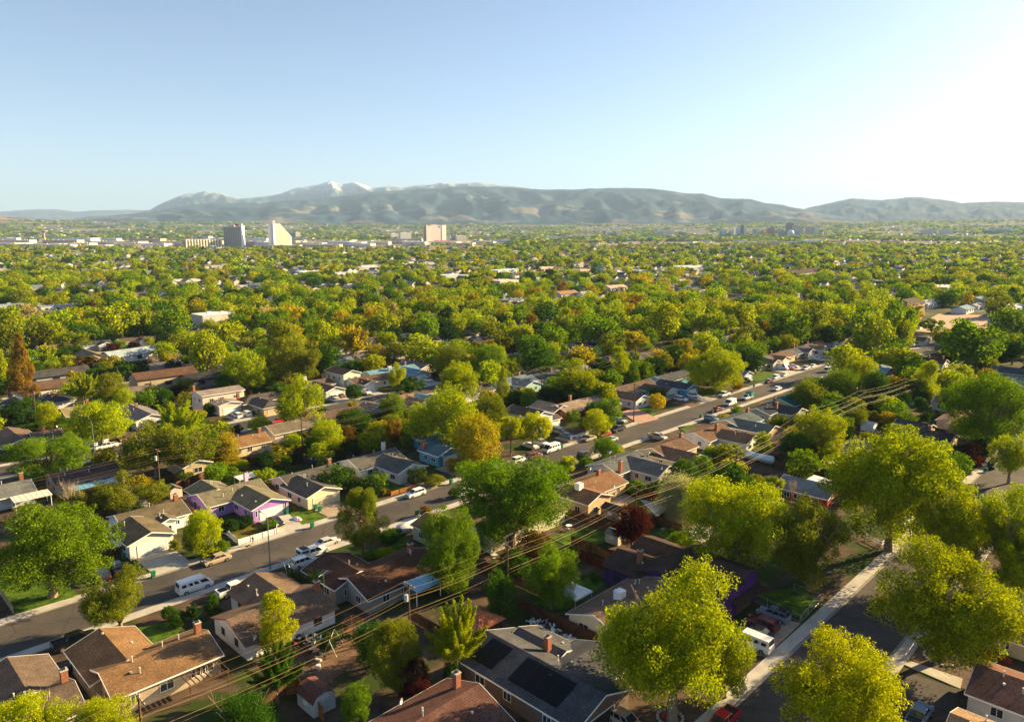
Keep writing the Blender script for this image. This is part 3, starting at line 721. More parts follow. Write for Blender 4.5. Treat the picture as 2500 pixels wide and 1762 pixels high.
# ================= MOUNTAINS =================
def interp(pts,u):
    if u<=pts[0][0]: return pts[0][1]
    for (a,b),(c,d) in zip(pts,pts[1:]):
        if u<=c: return b+(d-b)*(u-a)/(c-a)
    return pts[-1][1]
from mathutils import noise as MN
def mountain(name,sil,D,Df,col,zfoot,snow=0,meadow=.0,seed=0,jag=40,u0=None,u1=None):
    us=np.linspace(sil[0][0] if u0 is None else u0, sil[-1][0] if u1 is None else u1,260); nt_=34; v=[];f=[]
    for i,u in enumerate(us):
        vv=interp(sil,u)
        X=(u-1250)/F; yd=CT-((vv-881)/F)*ST
        az=math.atan2(X,yd); zr=zat(D*math.cos(az),vv)
        zr+=jag*.35*MN.fractal(Vector((u*.02,seed,0)),1,2,5)
        for k in range(nt_+8):
            t=k/(nt_-1)
            if t<=1:
                d=Df+(D-Df)*t; base=zfoot+(zr-zfoot)*(t**1.15)
                n=MN.ridged_multi_fractal(Vector((u*.012+t*.8,t*2.2+seed,seed)),.9,2.1,5,1.0,2.0)-1.0
                z=base+n*jag*3.2*math.sin(math.pi*t)**.8*(zr-zfoot)/900
                z=min(z,zfoot+(zr-zfoot)*(t*(D/d)*.0+ (t**.35)))
            else:
                d=D+(t-1)*4000; z=zr*(1-(t-1)*3.0)
            z=max(z,-2)
            v.append((d*math.sin(az),d*math.cos(az),z))
    m_=nt_+8
    for i in range(len(us)-1):
        for k in range(m_-1): A=i*m_+k; f.append((A,A+m_,A+m_+1,A+1))
    me=bpy.data.meshes.new(name); me.from_pydata(v,[],f); me.polygons.foreach_set('use_smooth',[True]*len(f))
    m,t=nt('mountain_'+name); g=geopos(t); N=t.nodes; L=t.links
    n1=noise(t,.0012,7,.65,g)
    c=mixc(t,mapr(t,n1,.42,.58,0,1),tuple(x*.5 for x in col),tuple(x*1.7 for x in col))
    if meadow:
        mp=N.new('ShaderNodeMapping'); mp.inputs['Scale'].default_value=(1,1,4.5); L.new(g,mp.inputs[0])
        n2=noise(t,.0011,4,.55,mp.outputs[0]); sx=N.new('ShaderNodeSeparateXYZ'); L.new(g,sx.inputs[0])
        lim=mapr(t,sx.outputs[2],250,750,0,.13)
        ad=N.new('ShaderNodeMath'); ad.operation='SUBTRACT'; L.new(n2,ad.inputs[0]); L.new(lim,ad.inputs[1])
        c=mixc(t,mapr(t,ad.outputs[0],.515,.55,0,meadow),c,(.25,.20,.13))
    if snow:
        sx=N.new('ShaderNodeSeparateXYZ'); L.new(g,sx.inputs[0])
        n3=noise(t,.0028,8,.85,g); k=N.new('ShaderNodeMath'); k.operation='MULTIPLY_ADD'; L.new(n3,k.inputs[0]); k.inputs[1].default_value=1100; L.new(sx.outputs[2],k.inputs[2])
        k2=N.new('ShaderNodeMath'); k2.operation='MULTIPLY_ADD'; L.new(sx.outputs[0],k2.inputs[0]); k2.inputs[1].default_value=-.05; L.new(k.outputs[0],k2.inputs[2])
        c=mixc(t,mapr(t,k2.outputs[0],snow,snow+300,0,.75),c,(.62,.66,.72))
    b=bsdf(t,c,.95,0,.03); out(t,b.outputs[0]); me.materials.append(m)
    o=bpy.data.objects.new(name,me); link(o); o['kind']='structure'
S_A=[(-300,522),(0,517),(80,511),(135,511),(183,517),(256,513),(311,512),(366,514),(480,520)]
S_B=[(330,520),(366,513),(402,493),(430,482),(457,473),(501,467),(549,475),(585,485),(622,482),(659,478),(690,472),(713,462),(761,453),(805,442.5),(836,450),(866,445),(910,458),(957,453),(983,458),(1019,451),(1056,451),(1078,445),(1111,448),(1140,446),(1166,445),(1202,448.5),(1239,454),(1294,461),(1360,475)]
S_C=[(150,538),(220,530),(366,518),(450,502),(520,495),(622,497),(700,490),(780,484),(840,478.5),(873,473),(946,467.6),(1019,461),(1129,456),(1239,456.5),(1294,461.5),(1341,463),(1404,463),(1459,460),(1532,458.4),(1600,461.5),(1678,472),(1717,473.7),(1757,483.5),(1835,487.4),(1874,497),(1913,500),(1960,511),(2031,525),(2110,540),(2160,549)]
S_D=[(1900,535),(1960,511),(2011,499),(2078,484),(2149,489),(2211,482.7),(2250,481.6),(2298,487),(2345,496),(2423,492),(2500,494.5),(2620,500),(2800,510)]
S_E=[(-300,524),(0,526),(22,529),(66,533),(95,539),(146,544),(200,548)]
mountain('low_blue_hills',S_A,27000,20000,(.06,.08,.09),260,snow=2650,seed=3,jag=30)
mountain('snowy_mountain',S_B,22000,15500,(.035,.055,.07),260,snow=1930,seed=9,jag=70)
mountain('dark_mountain',S_C,15500,9800,(.022,.045,.06),200,meadow=.6,seed=5,jag=50)
mountain('right_hills',S_D,21000,13500,(.035,.055,.06),260,seed=13,jag=45)
mountain('brown_hill',S_E,11500,9000,(.16,.12,.07),180,seed=17,jag=20)
# ================= HAND-PLACED HOUSES (photo pixels of the ridge ends) =================
WH=(.70,.69,.66); CR=(.62,.52,.36); BE=(.42,.34,.25); DKB=(.10,.058,.042); BR=(.17,.10,.068); GR=(.15,.14,.13); TAN=(.30,.235,.15); OL=(.21,.185,.12); SL=(.085,.10,.125); NV=(.035,.042,.06); BLR=(.15,.27,.34)
def LMK(phrase,u,v): x,y=P(u,v,2); LM.append((phrase,x,y))
def HH(phrase,label,bl,wall,roof,**k):
    x,y=blk(*bl[0])[:2]; LM.append((phrase,x,y)); USED[label]=1
    return Hs(label,bl,wall,roof,**k)
L2='two-storey house'
HH('grey-roofed corner house','brown-grey shingled house at the bottom left corner with an orange brick chimney',[(17,1603,70,1691,8),(-150,1775,188,1668,8.5)],BE,(.16,.115,.09),chim=[(1,.93,1.2,None)])
HH('golden-mottled roof house','beige house with brown roof streaked golden by the sun and brick chimney',[(242,1532,312,1610,8),(237,1638,510,1540,8.5)],BE,(.25,.145,.075),chim=[(1,.9,.9,None)],wins=[(1,'F',-4,1.1,2.8,.9,3)],vents=7)
HH('white-gabled brown house','white stucco house with brown shingled roof, skylight and cluttered back patio',[(548,1507,782,1429,10),(631,1394,692,1454,8.5)],WH,(.19,.13,.095),chim=[(1,.0,0,None)][:0]+[(0,.93,-1,None)],trim=(.25,.09,.06),vents=5)
HH('dark brown roof house','grey house under a dark reddish-brown roof with white eaves and metal patio cover',[(840,1406,1050,1340,10),(792,1348,880,1393,8.5)],(.34,.31,.27),(.115,.06,.042),chim=[(0,.7,1.2,None)],vents=6)
HH('golden-brown roof house','cream house with golden brown roof partly hidden behind the bright green tree',[(1155,1283,1345,1212,8.5),(1045,1248,1110,1283,7)],(.55,.5,.38),(.24,.16,.08),wins=[(0,'F',5,.2,1.8,1.9,1)])
HH('tan house with orange roof','tan house with orange-brown roof, rooftop cooler and gable facing the back garden',[(1385,1178,1466,1205,7.5,4.6),(1395,1183,1492,1147,9)],(.52,.38,.23),(.25,.14,.075),chim=[(1,.35,0,None)])
HH('French-door white house','pale house with slate roof, tall brick chimney and white French doors',[(1468,1130,1557,1100,9),(1532,1111,1636,1136,8.5)],(.62,.56,.44),(.14,.15,.15),chim=[(0,-.85,-4.3,None)],wins=[(0,'F',3,.1,1.7,2.0,3)])
HH('long dark-brown roof house','cream house with long dark brown roof and small square chimney',[(1612,1085,1708,1109,9),(1585,1092,1672,1066,9)],(.52,.42,.30),(.18,.11,.075),chim=[(1,.9,0,None)])
HH('white house with skylights','white-walled house with brown roof and two bright square skylights',[(1763,1045,1842,1063,8.5),(1685,1054,1750,1030,9)],WH,(.19,.115,.075),chim=[(1,.2,-2,None)])
HH('teal-grey roof house','tan house with wide teal-grey roof and blue patio cover',[(1795,1018,1890,1040,9),(1770,1024,1830,1004,9)],(.40,.28,.15),(.115,.14,.145),chim=[(1,.9,0,None)])
HH('navy roof house','grey house with navy roof, white rake boards and two brick chimneys',[(1882,984,1960,995,9),(1846,996,1895,979,8)],(.2,.26,.28),NV,chim=[(1,.1,-3,None),(1,.9,0,None)])
HH('green-roofed yellow house','yellow-gabled house with green metal roof beside the street',[(1905,974,1950,957,9)],(.55,.50,.18),(.01,.13,.10),wins=[])
HH('pale blue roof house','house with pale blue roof among trees near the far street',[(2100,888,2168,901,10),(2105,900,2150,884,8)],(.5,.5,.48),(.22,.36,.48))
HH('dark roof white-gable house','white house with near-black roof behind the tall leaning tree',[(2245,869,2310,878,9)],WH,(.05,.045,.05),chim=[(0,-.3,0,None),(0,.7,1,None)])
# far side of the main street
HH('white board-fronted house','white house with dark roof, small porch gable and white double garage',[(275,1255,446,1219,9),(316,1259,371,1298,7.6),(398,1258,424,1269,2.6,3.5)],WH,(.16,.13,.085),garage=[(1,'F',0,4.9)],chim=[(0,.88,0,None)],vents=5)
HH('violet house','violet house with olive roof, white double garage and violet chimney',[(480,1205,634,1167,9),(598,1184,663,1216,7.8),(489,1171,535,1193,7)],(.40,.21,.56),OL,garage=[(1,'F',0,4.9)],chim=[(0,.75,2.5,(.6,.45,.7))],vents=7,wins=[(1,'F',3.2,1.1,.35,1.3,0),(1,'F',-3.2,1.1,.35,1.3,0)])
HH('cream house','cream house with dark roof, single cream garage and curved path',[(681,1163,818,1130,9),(724,1158,792,1188,7.8)],(.66,.56,.36),(.13,.115,.10),garage=[(1,'F',.2,4.8)],gcol=(.62,.54,.36),chim=[(0,.88,.5,None)],vents=5)
HH('white house with square lawn','white house with grey roof, white chimney and fenced square front lawn',[(848,1121,965,1093,9),(936,1106,1007,1132,8)],(.66,.66,.62),(.135,.13,.12),garage=[(1,'F',0,4.9)],chim=[(0,.85,3,(.7,.7,.68))],vents=4)
HH('blue house','blue house with blue-grey roof and white garage door framed dark red',[(1038,1046,1100,1068,8),(1042,1080,1086,1098,7.6)],(.07,.27,.42),(.10,.19,.24),garage=[(1,'F',0,4.6)],chim=[(1,-.8,-3,None)])
HH('white two-storey house','white two-storey house with dark roof behind the yellow maples',[(1250,987,1331,1003,8,7.0),(1342,1005,1372,993,8)],WH,(.10,.085,.075),wins=[(0,'F',-1.5,4.0,1.2,1.0,1),(0,'F',1.5,4.0,1.2,1.0,1)],win=None)
HH('brick house','red brick house with pale tan roof and white garage',[(1358,989,1455,962,10),(1492,976,1524,986,7.4),(1318,975,1372,990,8)],(.30,.07,.04),(.33,.25,.19),garage=[(1,'F',0,4.8)],chim=[(0,-.1,2,None)])
HH('brown roof white house','white house with brown roof, left wing and grey garage door',[(1492,945,1592,925,9),(1592,935,1646,951,7.8),(1484,952,1558,968,8)],(.45,.52,.55),(.16,.11,.085),garage=[(1,'F',0,4.8)],gcol=(.3,.24,.2))
HH('bright blue-walled house','bright blue house with dark roof and white patterned garage front',[(1618,922,1684,940,8),(1622,905,1692,889,9)],(.09,.30,.45),(.09,.095,.11),garage=[(0,'F',0,4.6)])
HH('garage house beside white vans','tan house with dark gable over its garage behind the parked white van',[(1862,871,1892,880,7),(1815,885,1868,871,9)],(.5,.38,.22),(.10,.095,.10),garage=[(0,'F',0,4.6)],chim=[(1,.3,1,None)])
HH('second gable house','tan house with brown roof, its garage gable left of the grey house',[(1884,862,1913,872,7),(1868,868,1920,855,9)],(.55,.42,.26),(.19,.12,.085),garage=[(0,'F',0,4.6)],chim=[(1,-.3,1,None)])
HH('grey house with thin cypresses','grey house with white gable fronted by thin dark cypresses',[(1951,846,1979,853,7.4),(1920,853,1985,839,9)],(.30,.29,.27),(.11,.11,.12),garage=[(0,'F',0,4.6)],chim=[(1,-.2,2,None)])
HH('orange roof small house','small house with sunlit orange roof and white suv outside',[(1982,839,2008,848,7.4),(1958,840,2008,832,9)],(.6,.55,.48),(.34,.19,.11),garage=[(0,'F',0,4.6)],gcol=(.1,.09,.08),chim=[(1,-.7,0,None)])
HH('wide garage house','wide house with tan garage front by the bend in the street',[(2072,831,2105,838,8),(2032,833,2090,823,9)],(.45,.47,.40),(.20,.14,.10),garage=[(0,'F',0,4.8)],gcol=(.42,.44,.36))
# N2 street
HH('charcoal-fronted house','brown-roofed house with charcoal front at the left edge and orange chimney',[(16,1042,56,1071,9),(70,1056,150,1044,8)],(.055,.06,.075),(.19,.13,.10),garage=[(0,'F',0,4.6)],gcol=(.1,.1,.1),chim=[(1,-.1,0,None)])
HH('navy-walled tan roof house','navy-walled house with large sunlit tan roof',[(152,1000,222,982,10)],(.03,.04,.075),(.33,.265,.13),chim=[(0,.8,2,None)])
HH('grey roof cottage','white cottage with grey roof between two green trees',[(312,985,372,1010,9)],(.6,.6,.6),(.22,.2,.2),chim=[(0,-.3,0,None)])
HH('blue patio house','beige house with long dark roof and blue metal patio cover',[(120,1158,278,1122,9)],(.42,.34,.27),(.13,.09,.08),trim=(.4,.35,.3),vents=6)
HH('left-edge grey house','grey house with blue-grey roof and white patio cover at the left edge',[(-70,1200,72,1165,9)],(.40,.42,.42),(.17,.18,.18),chim=[(0,.8,2,None)])
HH('small tan house','small tan house with picture window beneath the feathery trees',[(430,1100,490,1121,6.4)],(.45,.36,.20),(.30,.22,.13),win=None,wins=[(0,'F',0,1.2,1.9,1.2,1)])
HH('orange roof cream house','cream house with long orange-brown roof and pale back wall',[(542,1077,640,1050,9)],(.56,.46,.30),(.29,.165,.08),chim=[(0,.8,0,None)])
HH('tan roof pink-white house','pinkish white house with tan-grey roof and swimming pool yard',[(655,1042,765,1013,9)],(.50,.42,.38),(.20,.17,.13),chim=[(0,.8,2,None)])
HH('plain brown house','plain house with dark brown roof behind the power pole',[(765,1016,862,985,9)],(.50,.45,.38),(.15,.10,.085))
HH('blue-gabled small house','small house with tan roof and blue gable end',[(893,978,925,989,6.5)],(.12,.26,.42),(.27,.20,.15),chim=[(0,.9,2,None)])
HH('cream hip house','cream house with sunlit orange hip roof and window in its end wall',[(935,973,1010,957,9),(1002,966,1040,978,8)],(.52,.47,.38),(.30,.19,.11),chim=[(0,-.5,1,None)])
HH('sky-blue roof house','house with wide sky-blue roof behind the clipped ball tree',[(1010,958,1072,970,10)],(.4,.42,.40),(.20,.36,.46))
HH('teal gable house','pale teal house with blue-grey roof and flat white patio',[(1240,918,1303,930,9),(1230,926,1275,912,8)],(.30,.48,.46),(.16,.22,.26),chim=[(1,.5,0,None)])
HH('pink two-storey house','pinkish two-storey house with solar panels and open garage',[(482,957,578,938,8.5,6.8),(545,974,574,984,7.4,4.2)],(.66,.52,.44),(.33,.27,.23),garage=[(1,'F',0,4.8)],chim=[(0,-.9,4,None)],slope=.2)
HH('tan hip-roof house','tan house with dark hip roof and beige garage',[(612,966,665,954,9,4.3,1),(640,972,668,981,7.4,4.1,1)],(.48,.34,.18),(.12,.10,.09),garage=[(1,'F',0,4.6)],gcol=(.5,.38,.22),chim=[(0,-.9,1,None)])
HH('white garage brown roof house','brown-roofed house with white double garage and two cars outside',[(768,929,818,944,7.8),(745,934,795,919,9)],(.45,.47,.44),(.16,.12,.09),garage=[(0,'F',0,4.8)])
HH('white-and-brick two-storey house','white two-storey house with brick lower wing and brown roof',[(812,893,862,903,7.5,7.0),(860,927,935,907,9),(882,922,902,931,5.5,4.0)],(.62,.58,.50),(.15,.10,.075),garage=[(2,'F',0,2.8)],win='auto')
HH('powder-blue house','powder blue house with blue roof and white garage beside a white suv',[(985,892,1025,904,7.6),(905,908,1000,886,9)],(.25,.38,.48),(.17,.33,.42),garage=[(0,'F',0,4.6)],chim=[(1,.7,1,None)])
HH('slate roof behind','house with plain slate roof behind the powder blue house',[(985,878,1052,888,10)],(.4,.36,.3),(.12,.125,.13))
# houses of the right-hand street (backs to the power line)
def solar(root,info,side):
    M,hw,hl,ze,zr,hip,yaw=info[0]
    for (c0,c1,r0,r1) in((-8.2,-4.4,.12,.5),(-9.6,-4.6,.5,.86),(-1.8,6.2,.12,.86)):
        g=MB().use(M_solar); y0,y1=-hw*r1,-hw*r0; s=.34
        for (u0,u1) in [(c0+i*(c1-c0)/4,c0+(i+1)*(c1-c0)/4-.03) for i in range(4)]:
            g.poly([M@Vector((u0,y0,zr+s*y0+.12)),M@Vector((u1,y0,zr+s*y0+.12)),M@Vector((u1,y1,zr+s*y1+.12)),M@Vector((u0,y1,zr+s*y1+.12))])
            g.poly([M@Vector((u0,y0,zr+s*y0+.02)),M@Vector((u1,y0,zr+s*y0+.02)),M@Vector((u1,y0,zr+s*y0+.12)),M@Vector((u0,y0,zr+s*y0+.12))])
        g.build('solar_panel',parent=root)
HH('solar-panelled house','long grey-roofed house with three black solar arrays and board-fronted open garage',[(1190,1536,1478,1697,10,4.6),(1352,1650,1462,1562,8.5,4.3),(1265,1530,1385,1588,7,3.9)],(.15,.11,.085),(.10,.10,.108),garage=[(0,'F',.3,4.6)],gcol=(.02,.02,.02),chim=[(1,-.1,4.6,None)],extras=solar,vents=5)  # open garage: near-black door panel stands in for its shaded inside
HH('maroon roof house','house with maroon-brown roof, brick chimney and satellite dish at the bottom',[(905,1822,1172,1668,11,4.5)],(.2,.15,.12),(.145,.075,.06),chim=[(0,.82,2.2,None)],vents=5)
HH('cream house with rooftop cooler','cream house with tan-brown roof, rooftop cooler and white eave',[(1448,1500,1608,1408,9.5)],(.66,.58,.38),(.22,.145,.105),vents=6)
def pent(root,info,side):
    S,run=side(0,'F'); b=MB().use(roofm((.08,.05,.04))); b.prism([(-.02,3.0),(1.5,2.6),(1.5,2.45),(-.02,2.85)][::-1],-run-.3,run+.3,'x',S); b.build('porch_roof',parent=root)
HH('purple house','deep purple two-level house with dark brown roofs and lit gable',[(1705,1346,1821,1395,8,6.6),(1607,1391,1709,1328,9,5.2),(1508,1337,1612,1374,8,4.7),(1565,1307,1667,1339,7,4.7)],(.085,.03,.15),(.085,.055,.045),garage=[(0,'F',0,4.6)],gcol=(.12,.09,.06),chim=[(1,-.75,4.6,None)],win='auto',extras=pent,trim=(.07,.045,.04),wins=[(0,'F',.9,4.2,1.5,1.3,1),(2,'S',-3.3,1.1,1.7,1.5,1)])
HH('dark red house','dark red house with blue-grey shingled roof and white patio cover',[(1914,1157,2046,1187,9)],(.20,.02,.018),(.15,.19,.23))
HH('brown flat-roofed house','house with plain brown roof below the dark red house',[(1890,1215,2000,1243,8.5,3.9)],(.3,.2,.13),(.20,.13,.085))
HH('grey roof behind big tree','house with two grey roofs and white trim left of the giant tree',[(2075,1072,2130,1085,8),(2048,1106,2092,1114,8)],(.45,.5,.5),(.17,.17,.18))
HH('black roof house','house with black roof and tan sunlit gable near the right street',[(2185,1032,2330,1062,9),(2206,1012,2296,1024,8)],(.5,.38,.22),(.05,.055,.07),chim=[(0,.2,0,None)])
HH('white-walled back house','white-walled house with grey roof behind the tree at right',[(2288,962,2352,975,9)],(.62,.62,.6),(.13,.135,.15))
HH('small white annex','small white annex with navy roof by the long plank fence',[(2345,942,2385,950,6)],(.62,.62,.6),(.06,.065,.09))
HH('right-edge solar house','house at the right edge with blue solar roof',[(2425,890,2510,902,10)],(.4,.36,.3),(.07,.10,.16))
HH('white block-walled house','reddish-roofed house with white block wall in the lower right corner',[(2384,1617,2540,1676,9)],(.55,.55,.55),(.20,.105,.08))
HH('low lean-to house','low tan-roofed building at the bottom right with sunlit ridge',[(2320,1738,2470,1798,7,3.8)],(.3,.24,.18),(.30,.20,.12),win=None)
HH('right-edge brown house','tan-walled brown-roofed house behind the big right-hand tree',[(2430,1478,2590,1530,10)],(.45,.36,.22),(.20,.12,.08))
HH('white sheds house','white house with low grey roof by the far sandy lot',[(2215,816,2258,826,9)],(.6,.6,.55),(.09,.085,.09))
LMK('sandy lot',2340,785)
# rooftop coolers, patio covers
def cooler(u,v,z,label):
    x,y=P(u,v,z); b=MB().use(M_white); b.box(-.75,.75,-.6,.6,-1.0,.35); b.use(M_metal); b.box(-.78,.78,-.63,.63,.35,.42)
    for k in range(4): b.box(-.6,.6,-.62,-.605,-.5+k*.18,-.42+k*.18)
    o=b.build('rooftop_cooler',loc=(x,y,z),rz=HA); tag(o,label,'air cooler')
cooler(1513,1447,4.9,'grey box cooler on the roof of the cream house'); cooler(1414,1183,5.3,'white box cooler on the orange-brown roof')
cooler(951,896,5.0,'small white cooler on the powder blue roof'); cooler(742,922,5.0,'white cooler on the brown roof above the two parked cars')
def patio(u,v,w,l,z,mat,label,yaw=HA,name='patio_cover',tilt=.06):
    x,y=P(u,v,z); e=empty(name,(x,y,0),yaw,label,'patio cover','patio covers')
    r=MB().use(mat); n=int(l/.5)
    for i in range(n): r.box(-l/2+i*l/n,-l/2+(i+1)*l/n-.02,-w/2,w/2,z+.03*(i%2),z+.08+.03*(i%2),Matrix.Rotation(tilt,4,'X'))
    r.build('roof',parent=e)
    for sx in(-1,1):
        for sy in(-1,1): p=MB().use(M_trim); p.box(sx*l*.46-.06,sx*l*.46+.06,sy*w*.44-.06,sy*w*.44+.06,0,z-.1); p.build('post',parent=e)
MBL=plain('blue_metal',(.20,.42,.55),.35,.3); MWM=plain('white_metal',(.75,.75,.74),.4,.2)
patio(1030,1421,3.8,5.2,2.6,MBL,'pale blue corrugated patio cover beside the dark brown roof house')
patio(228,1182,3,9,2.5,MBL,'long blue patio cover behind the beige house at left')
patio(76,1210,4,7,2.5,plain('cream_metal',(.65,.6,.5),.5),'cream patio cover with white posts at the left edge')
patio(750,0+1168,3,4,2.6,MWM,'x') if 0 else None
patio(1995,1172,4,5.5,2.9,MWM,'flat white patio cover beside the blue-grey roof')
patio(1302,930,3.5,5,2.7,MWM,'white flat patio roof beside the pale teal gable house')
patio(1846,1032,3.5,4.5,2.6,MBL,'blue patio cover beside the wide teal-grey roof')
patio(2042,1130,3.5,4,2.6,MWM,'white patio cover left of the giant tree')
patio(600,1162,3,4.5,2.7,MWM,'white patio cover behind the violet house')
# sheds
shed(168+0,1,1,1,1,WH,GR,'x') if 0 else None
shed(1503,1310,2.6,3,2.5,(.55,.5,.42),(.3,.28,.25),'cream garden shed beside the dark purple plum tree',yaw=HB)
shed(772,1704,3,3.8,2.9,(.5,.5,.48),(.20,.09,.07),'barn-shaped white shed with red-brown roof at the bottom',gambrel=True,yaw=HB)
shed(424,1200,2.6,3,2.6,(.62,.5,.45),(.2,.17,.14),'pink-white shed behind the violet house',yaw=HB)
shed(2121,1042,3.2,3.6,2.8,(.72,.72,.72),(.7,.65,.6),'white metal shed with pale roof in the bare yard',yaw=HB)
shed(1500,1251,3.2,4.5,2.8,(.35,.28,.2),(.09,.07,.06),'small dark-roofed shed beside the purple plum tree',yaw=HB)
shed(770,1118,2.4,2.6,2.4,(.10,.07,.16),(.25,.14,.09),'small purple playhouse shed behind the cream house',yaw=HB)
shed(1022,1040,2.6,3,2.4,(.3,.3,.3),(.6,.7,.72),'flat white-topped shed behind the blue house',yaw=HB)
shed(336,1235,2.6,3,2.4,(.45,.42,.38),(.35,.3,.25),'grey-white shed behind the white board-fronted house')
shed(795,917,2.2,2.6,2.4,(.5,.36,.25),(.5,.36,.2),'small barn-shaped tan shed beside the white two-storey house',gambrel=True)
shed(2220,985,2.6,3,2.6,(.5,.5,.5),(.1,.1,.12),'grey shed with dark roof behind the tall leaning tree')
# ================= VEHICLES =================
KW_=dict
V('van',475,1430,'a','white','white conversion van with dark side windows parked at the near kerb',name='camper_van')
V('pickup',572,1438,'a','white','white utility pickup behind the camper van near the brown roof',cat='pickup truck')
V('sedan',529,1363,'-a','tan','tan sedan parked at the far kerb beside the yellow-green bush')
V('pickup',283,1388,'-b','black','black pickup in the driveway behind the olive street tree')
V('suv',247,1402,'-b','black','black suv with red tail lights beside the black pickup in the driveway')
V('pickup',182,1563,'a','black','black pickup parked at the kerb behind the golden-mottled roof house')
V('sedan',799,1322,'a','silver','silver-white sedan parked at the near kerb left of the pine')
V('suv',741,1371,'a','white','white suv half hidden by bushes beside the garden hoops')
V('sedan',672,1271,'b','black','black sedan on the driveway of the violet house')
V('wagon',1014,1203,'-a','white','white wagon parked beside the wooden fence of the square lawn')
V('sedan',1134,1201,'-a','white','white sedan driving past behind the large leafy tree')
V('wagon',1268,1121,'a','white','white wagon parked furthest left in the row by the maples')
V('suv',1303,1112,'a','maroon','red suv parked between the white wagon and the white passenger van')
V('van',1346,1096,'-a','white','white passenger van with many windows parked by the green bin')
V('sedan',1296,1087,'b','white','white hatchback in the driveway behind the maples')
V('pickup',1319,1081,'b','white','white pickup in the driveway behind the passenger van')
V('van',1363,1054,'b','grey','dark grey minivan in the driveway beside the white two-storey house')
V('sedan',1386,1063,'b','bluegrey','blue-grey sedan in the driveway by the white picket fence')
V('sedan',1439,1069,'-a','tan','bronze sedan parked at the white picket fence')
V('sedan',1476,1058,'-a','red','red sedan parked between the bronze sedan and the black pickup')
V('pickup',1508,1047,'-a','black','black pickup parked in front of the red sedan')
V('sedan',1492,1072,'-a','silver','silver sedan on the roadway beside the round green tree')
V('suv',1428,1109,'a','black','black suv parked at the near kerb left of the round green tree')
V('sedan',1513,1025,'b','silver','silver car beneath the small green tree by the red brick driveway')
V('pickup',1605,1066,'b','tan','tan pickup in the driveway of the long dark-brown roof house')
V('suv',1738,1022,'b','bluegrey','blue-grey suv in the driveway of the teal-grey roof house')
V('suv',1663,974,'b','white','white suv on the bare driveway of the brown roof white house')
V('pickup',1691,966,'b','white','white pickup on the driveway of the bright blue house')
V('pickup',1768,963,'-a','white','white pickup parked at the kerb past the big round tree')
V('van',1783,984,'-a','white','white box van parked at the near kerb',glasssides=False)
V('sedan',1752,998,'a','maroon','dark maroon sedan parked behind the white box van')
V('pickup',1819,927,'b','navy','dark blue pickup parked right of the big round tree')
V('sedan',1877,930,'-a','maroon','dark red sedan at the kerb below the lawn')
V('suv',1893,921,'-a','white','white suv parked in front of the dark red sedan')
V('sedan',1915,914,'-a','white','white sedan glinting in the sun ahead of the white suv')
V('sedan',1897,948,'-a','white','white sedan parked alone at the near kerb by the green roof')
V('sprinter',1906,898,'b','white','tall white delivery van with a green and orange graphic',glasssides=False)
V('sedan',1926,897,'b','red','red sedan between the delivery van and the white cars')
V('sedan',1937,893,'b','white','white sedan in the driveway right of the red sedan')
V('pickup',1967,899,'-a','white','white pickup at the kerb in front of the grey house')
V('sedan',1984,893,'-a','white','white sedan parked behind the kerbside white pickup')
V('van',2021,904,'-a','white','white van parked on the near side of the street bend')
V('sedan',2040,898,'-a','silver','silver sedan ahead of the white van at the street bend')
V('suv',1995,873,'a','white','white suv in the driveway of the orange roof small house')
V('sedan',2101,878,'a','white','white coupe on the bend of the street')
V('sedan',2230,843,'a','white','white sedan in the driveway near the sandy lot')
V('suv',2270,828,'a','white','white suv under the power pole near the sandy lot')
V('sedan',2287,840,'-a','silver','silver sedan at the corner near the sandy lot')
V('suv',579,1014,'-b','white','white suv outside the open garage of the pink house')
V('suv',601,1010,'-b','white','white suv nearest the green bins of the pink house')
V('pickup',665,996,'-b','black','black pickup in the driveway of the tan hip-roof house')
V('sedan',680,1026,'-a','red','red sedan parked behind the clipped yellow tree')
V('sedan',815,969,'b','silver','silver sedan left of the red sedan before a white garage')
V('sedan',831,965,'b','maroon','dark red sedan beside the silver sedan before a white garage')
V('pickup',891,957,'b','white','white pickup beside the dark bush of the brick-winged house')
V('suv',1044,927,'b','white','white suv beside the powder blue house')
V('pickup',259,1089,'-a','white','white crew-cab pickup parked on the left street')
V('sedan',295,1070,'b','maroon','dark red car in the driveway behind the left green tree')
V('sedan',790,975,'b','white','white car behind the bright green tree') if 0 else None
V('suv',2422,1134,'-a','black','black suv parked alone on the right-hand street')
V('suv',1861,1521,'-b','maroon','dark red suv in the driveway of the purple house')
V('sedan',1848,1539,'-b','black','black sedan beside the dark red suv')
V('van',1838,1568,'-b','white','white van nose-in below the black sedan')
V('suv',1526,1760,'b','tan','tan suv with black roof rack at the bottom edge')
V('pickup',1763,1762,'-a','red','red pickup with open bed at the bottom edge')
V('pickup',2243,1748,'a','bluegrey','blue-grey pickup with cream bed panels beside the low building')
V('sedan',335,876,'b','bluegrey','dark blue car outside the pale blue-roofed house at left')
V('van',1176,808,'a','teal','pale blue van in the middle distance')
V('sedan',1168,816,'a','white','white car below the pale blue van')
V('sedan',1064,824,'b','white','white car outside the brown-roofed house in the middle distance')
def rack(root):
    b=MB().use(M_black)
    for i in range(7): b.box(-2.4+i*.6,-2.32+i*.6,-.75,.75,1.9,1.98)
    b.box(-2.45,1.3,-.78,-.7,1.9,1.98); b.box(-2.45,1.3,.7,.78,1.9,1.98); b.box(-2.0,-.9,-.5,.5,1.985,2.2); b.build('roof_rack',parent=root)
V('suv',1889,1499,'-b','bluegrey','silver-blue off-roader with black roof rack beside the wire fence',extra=rack)
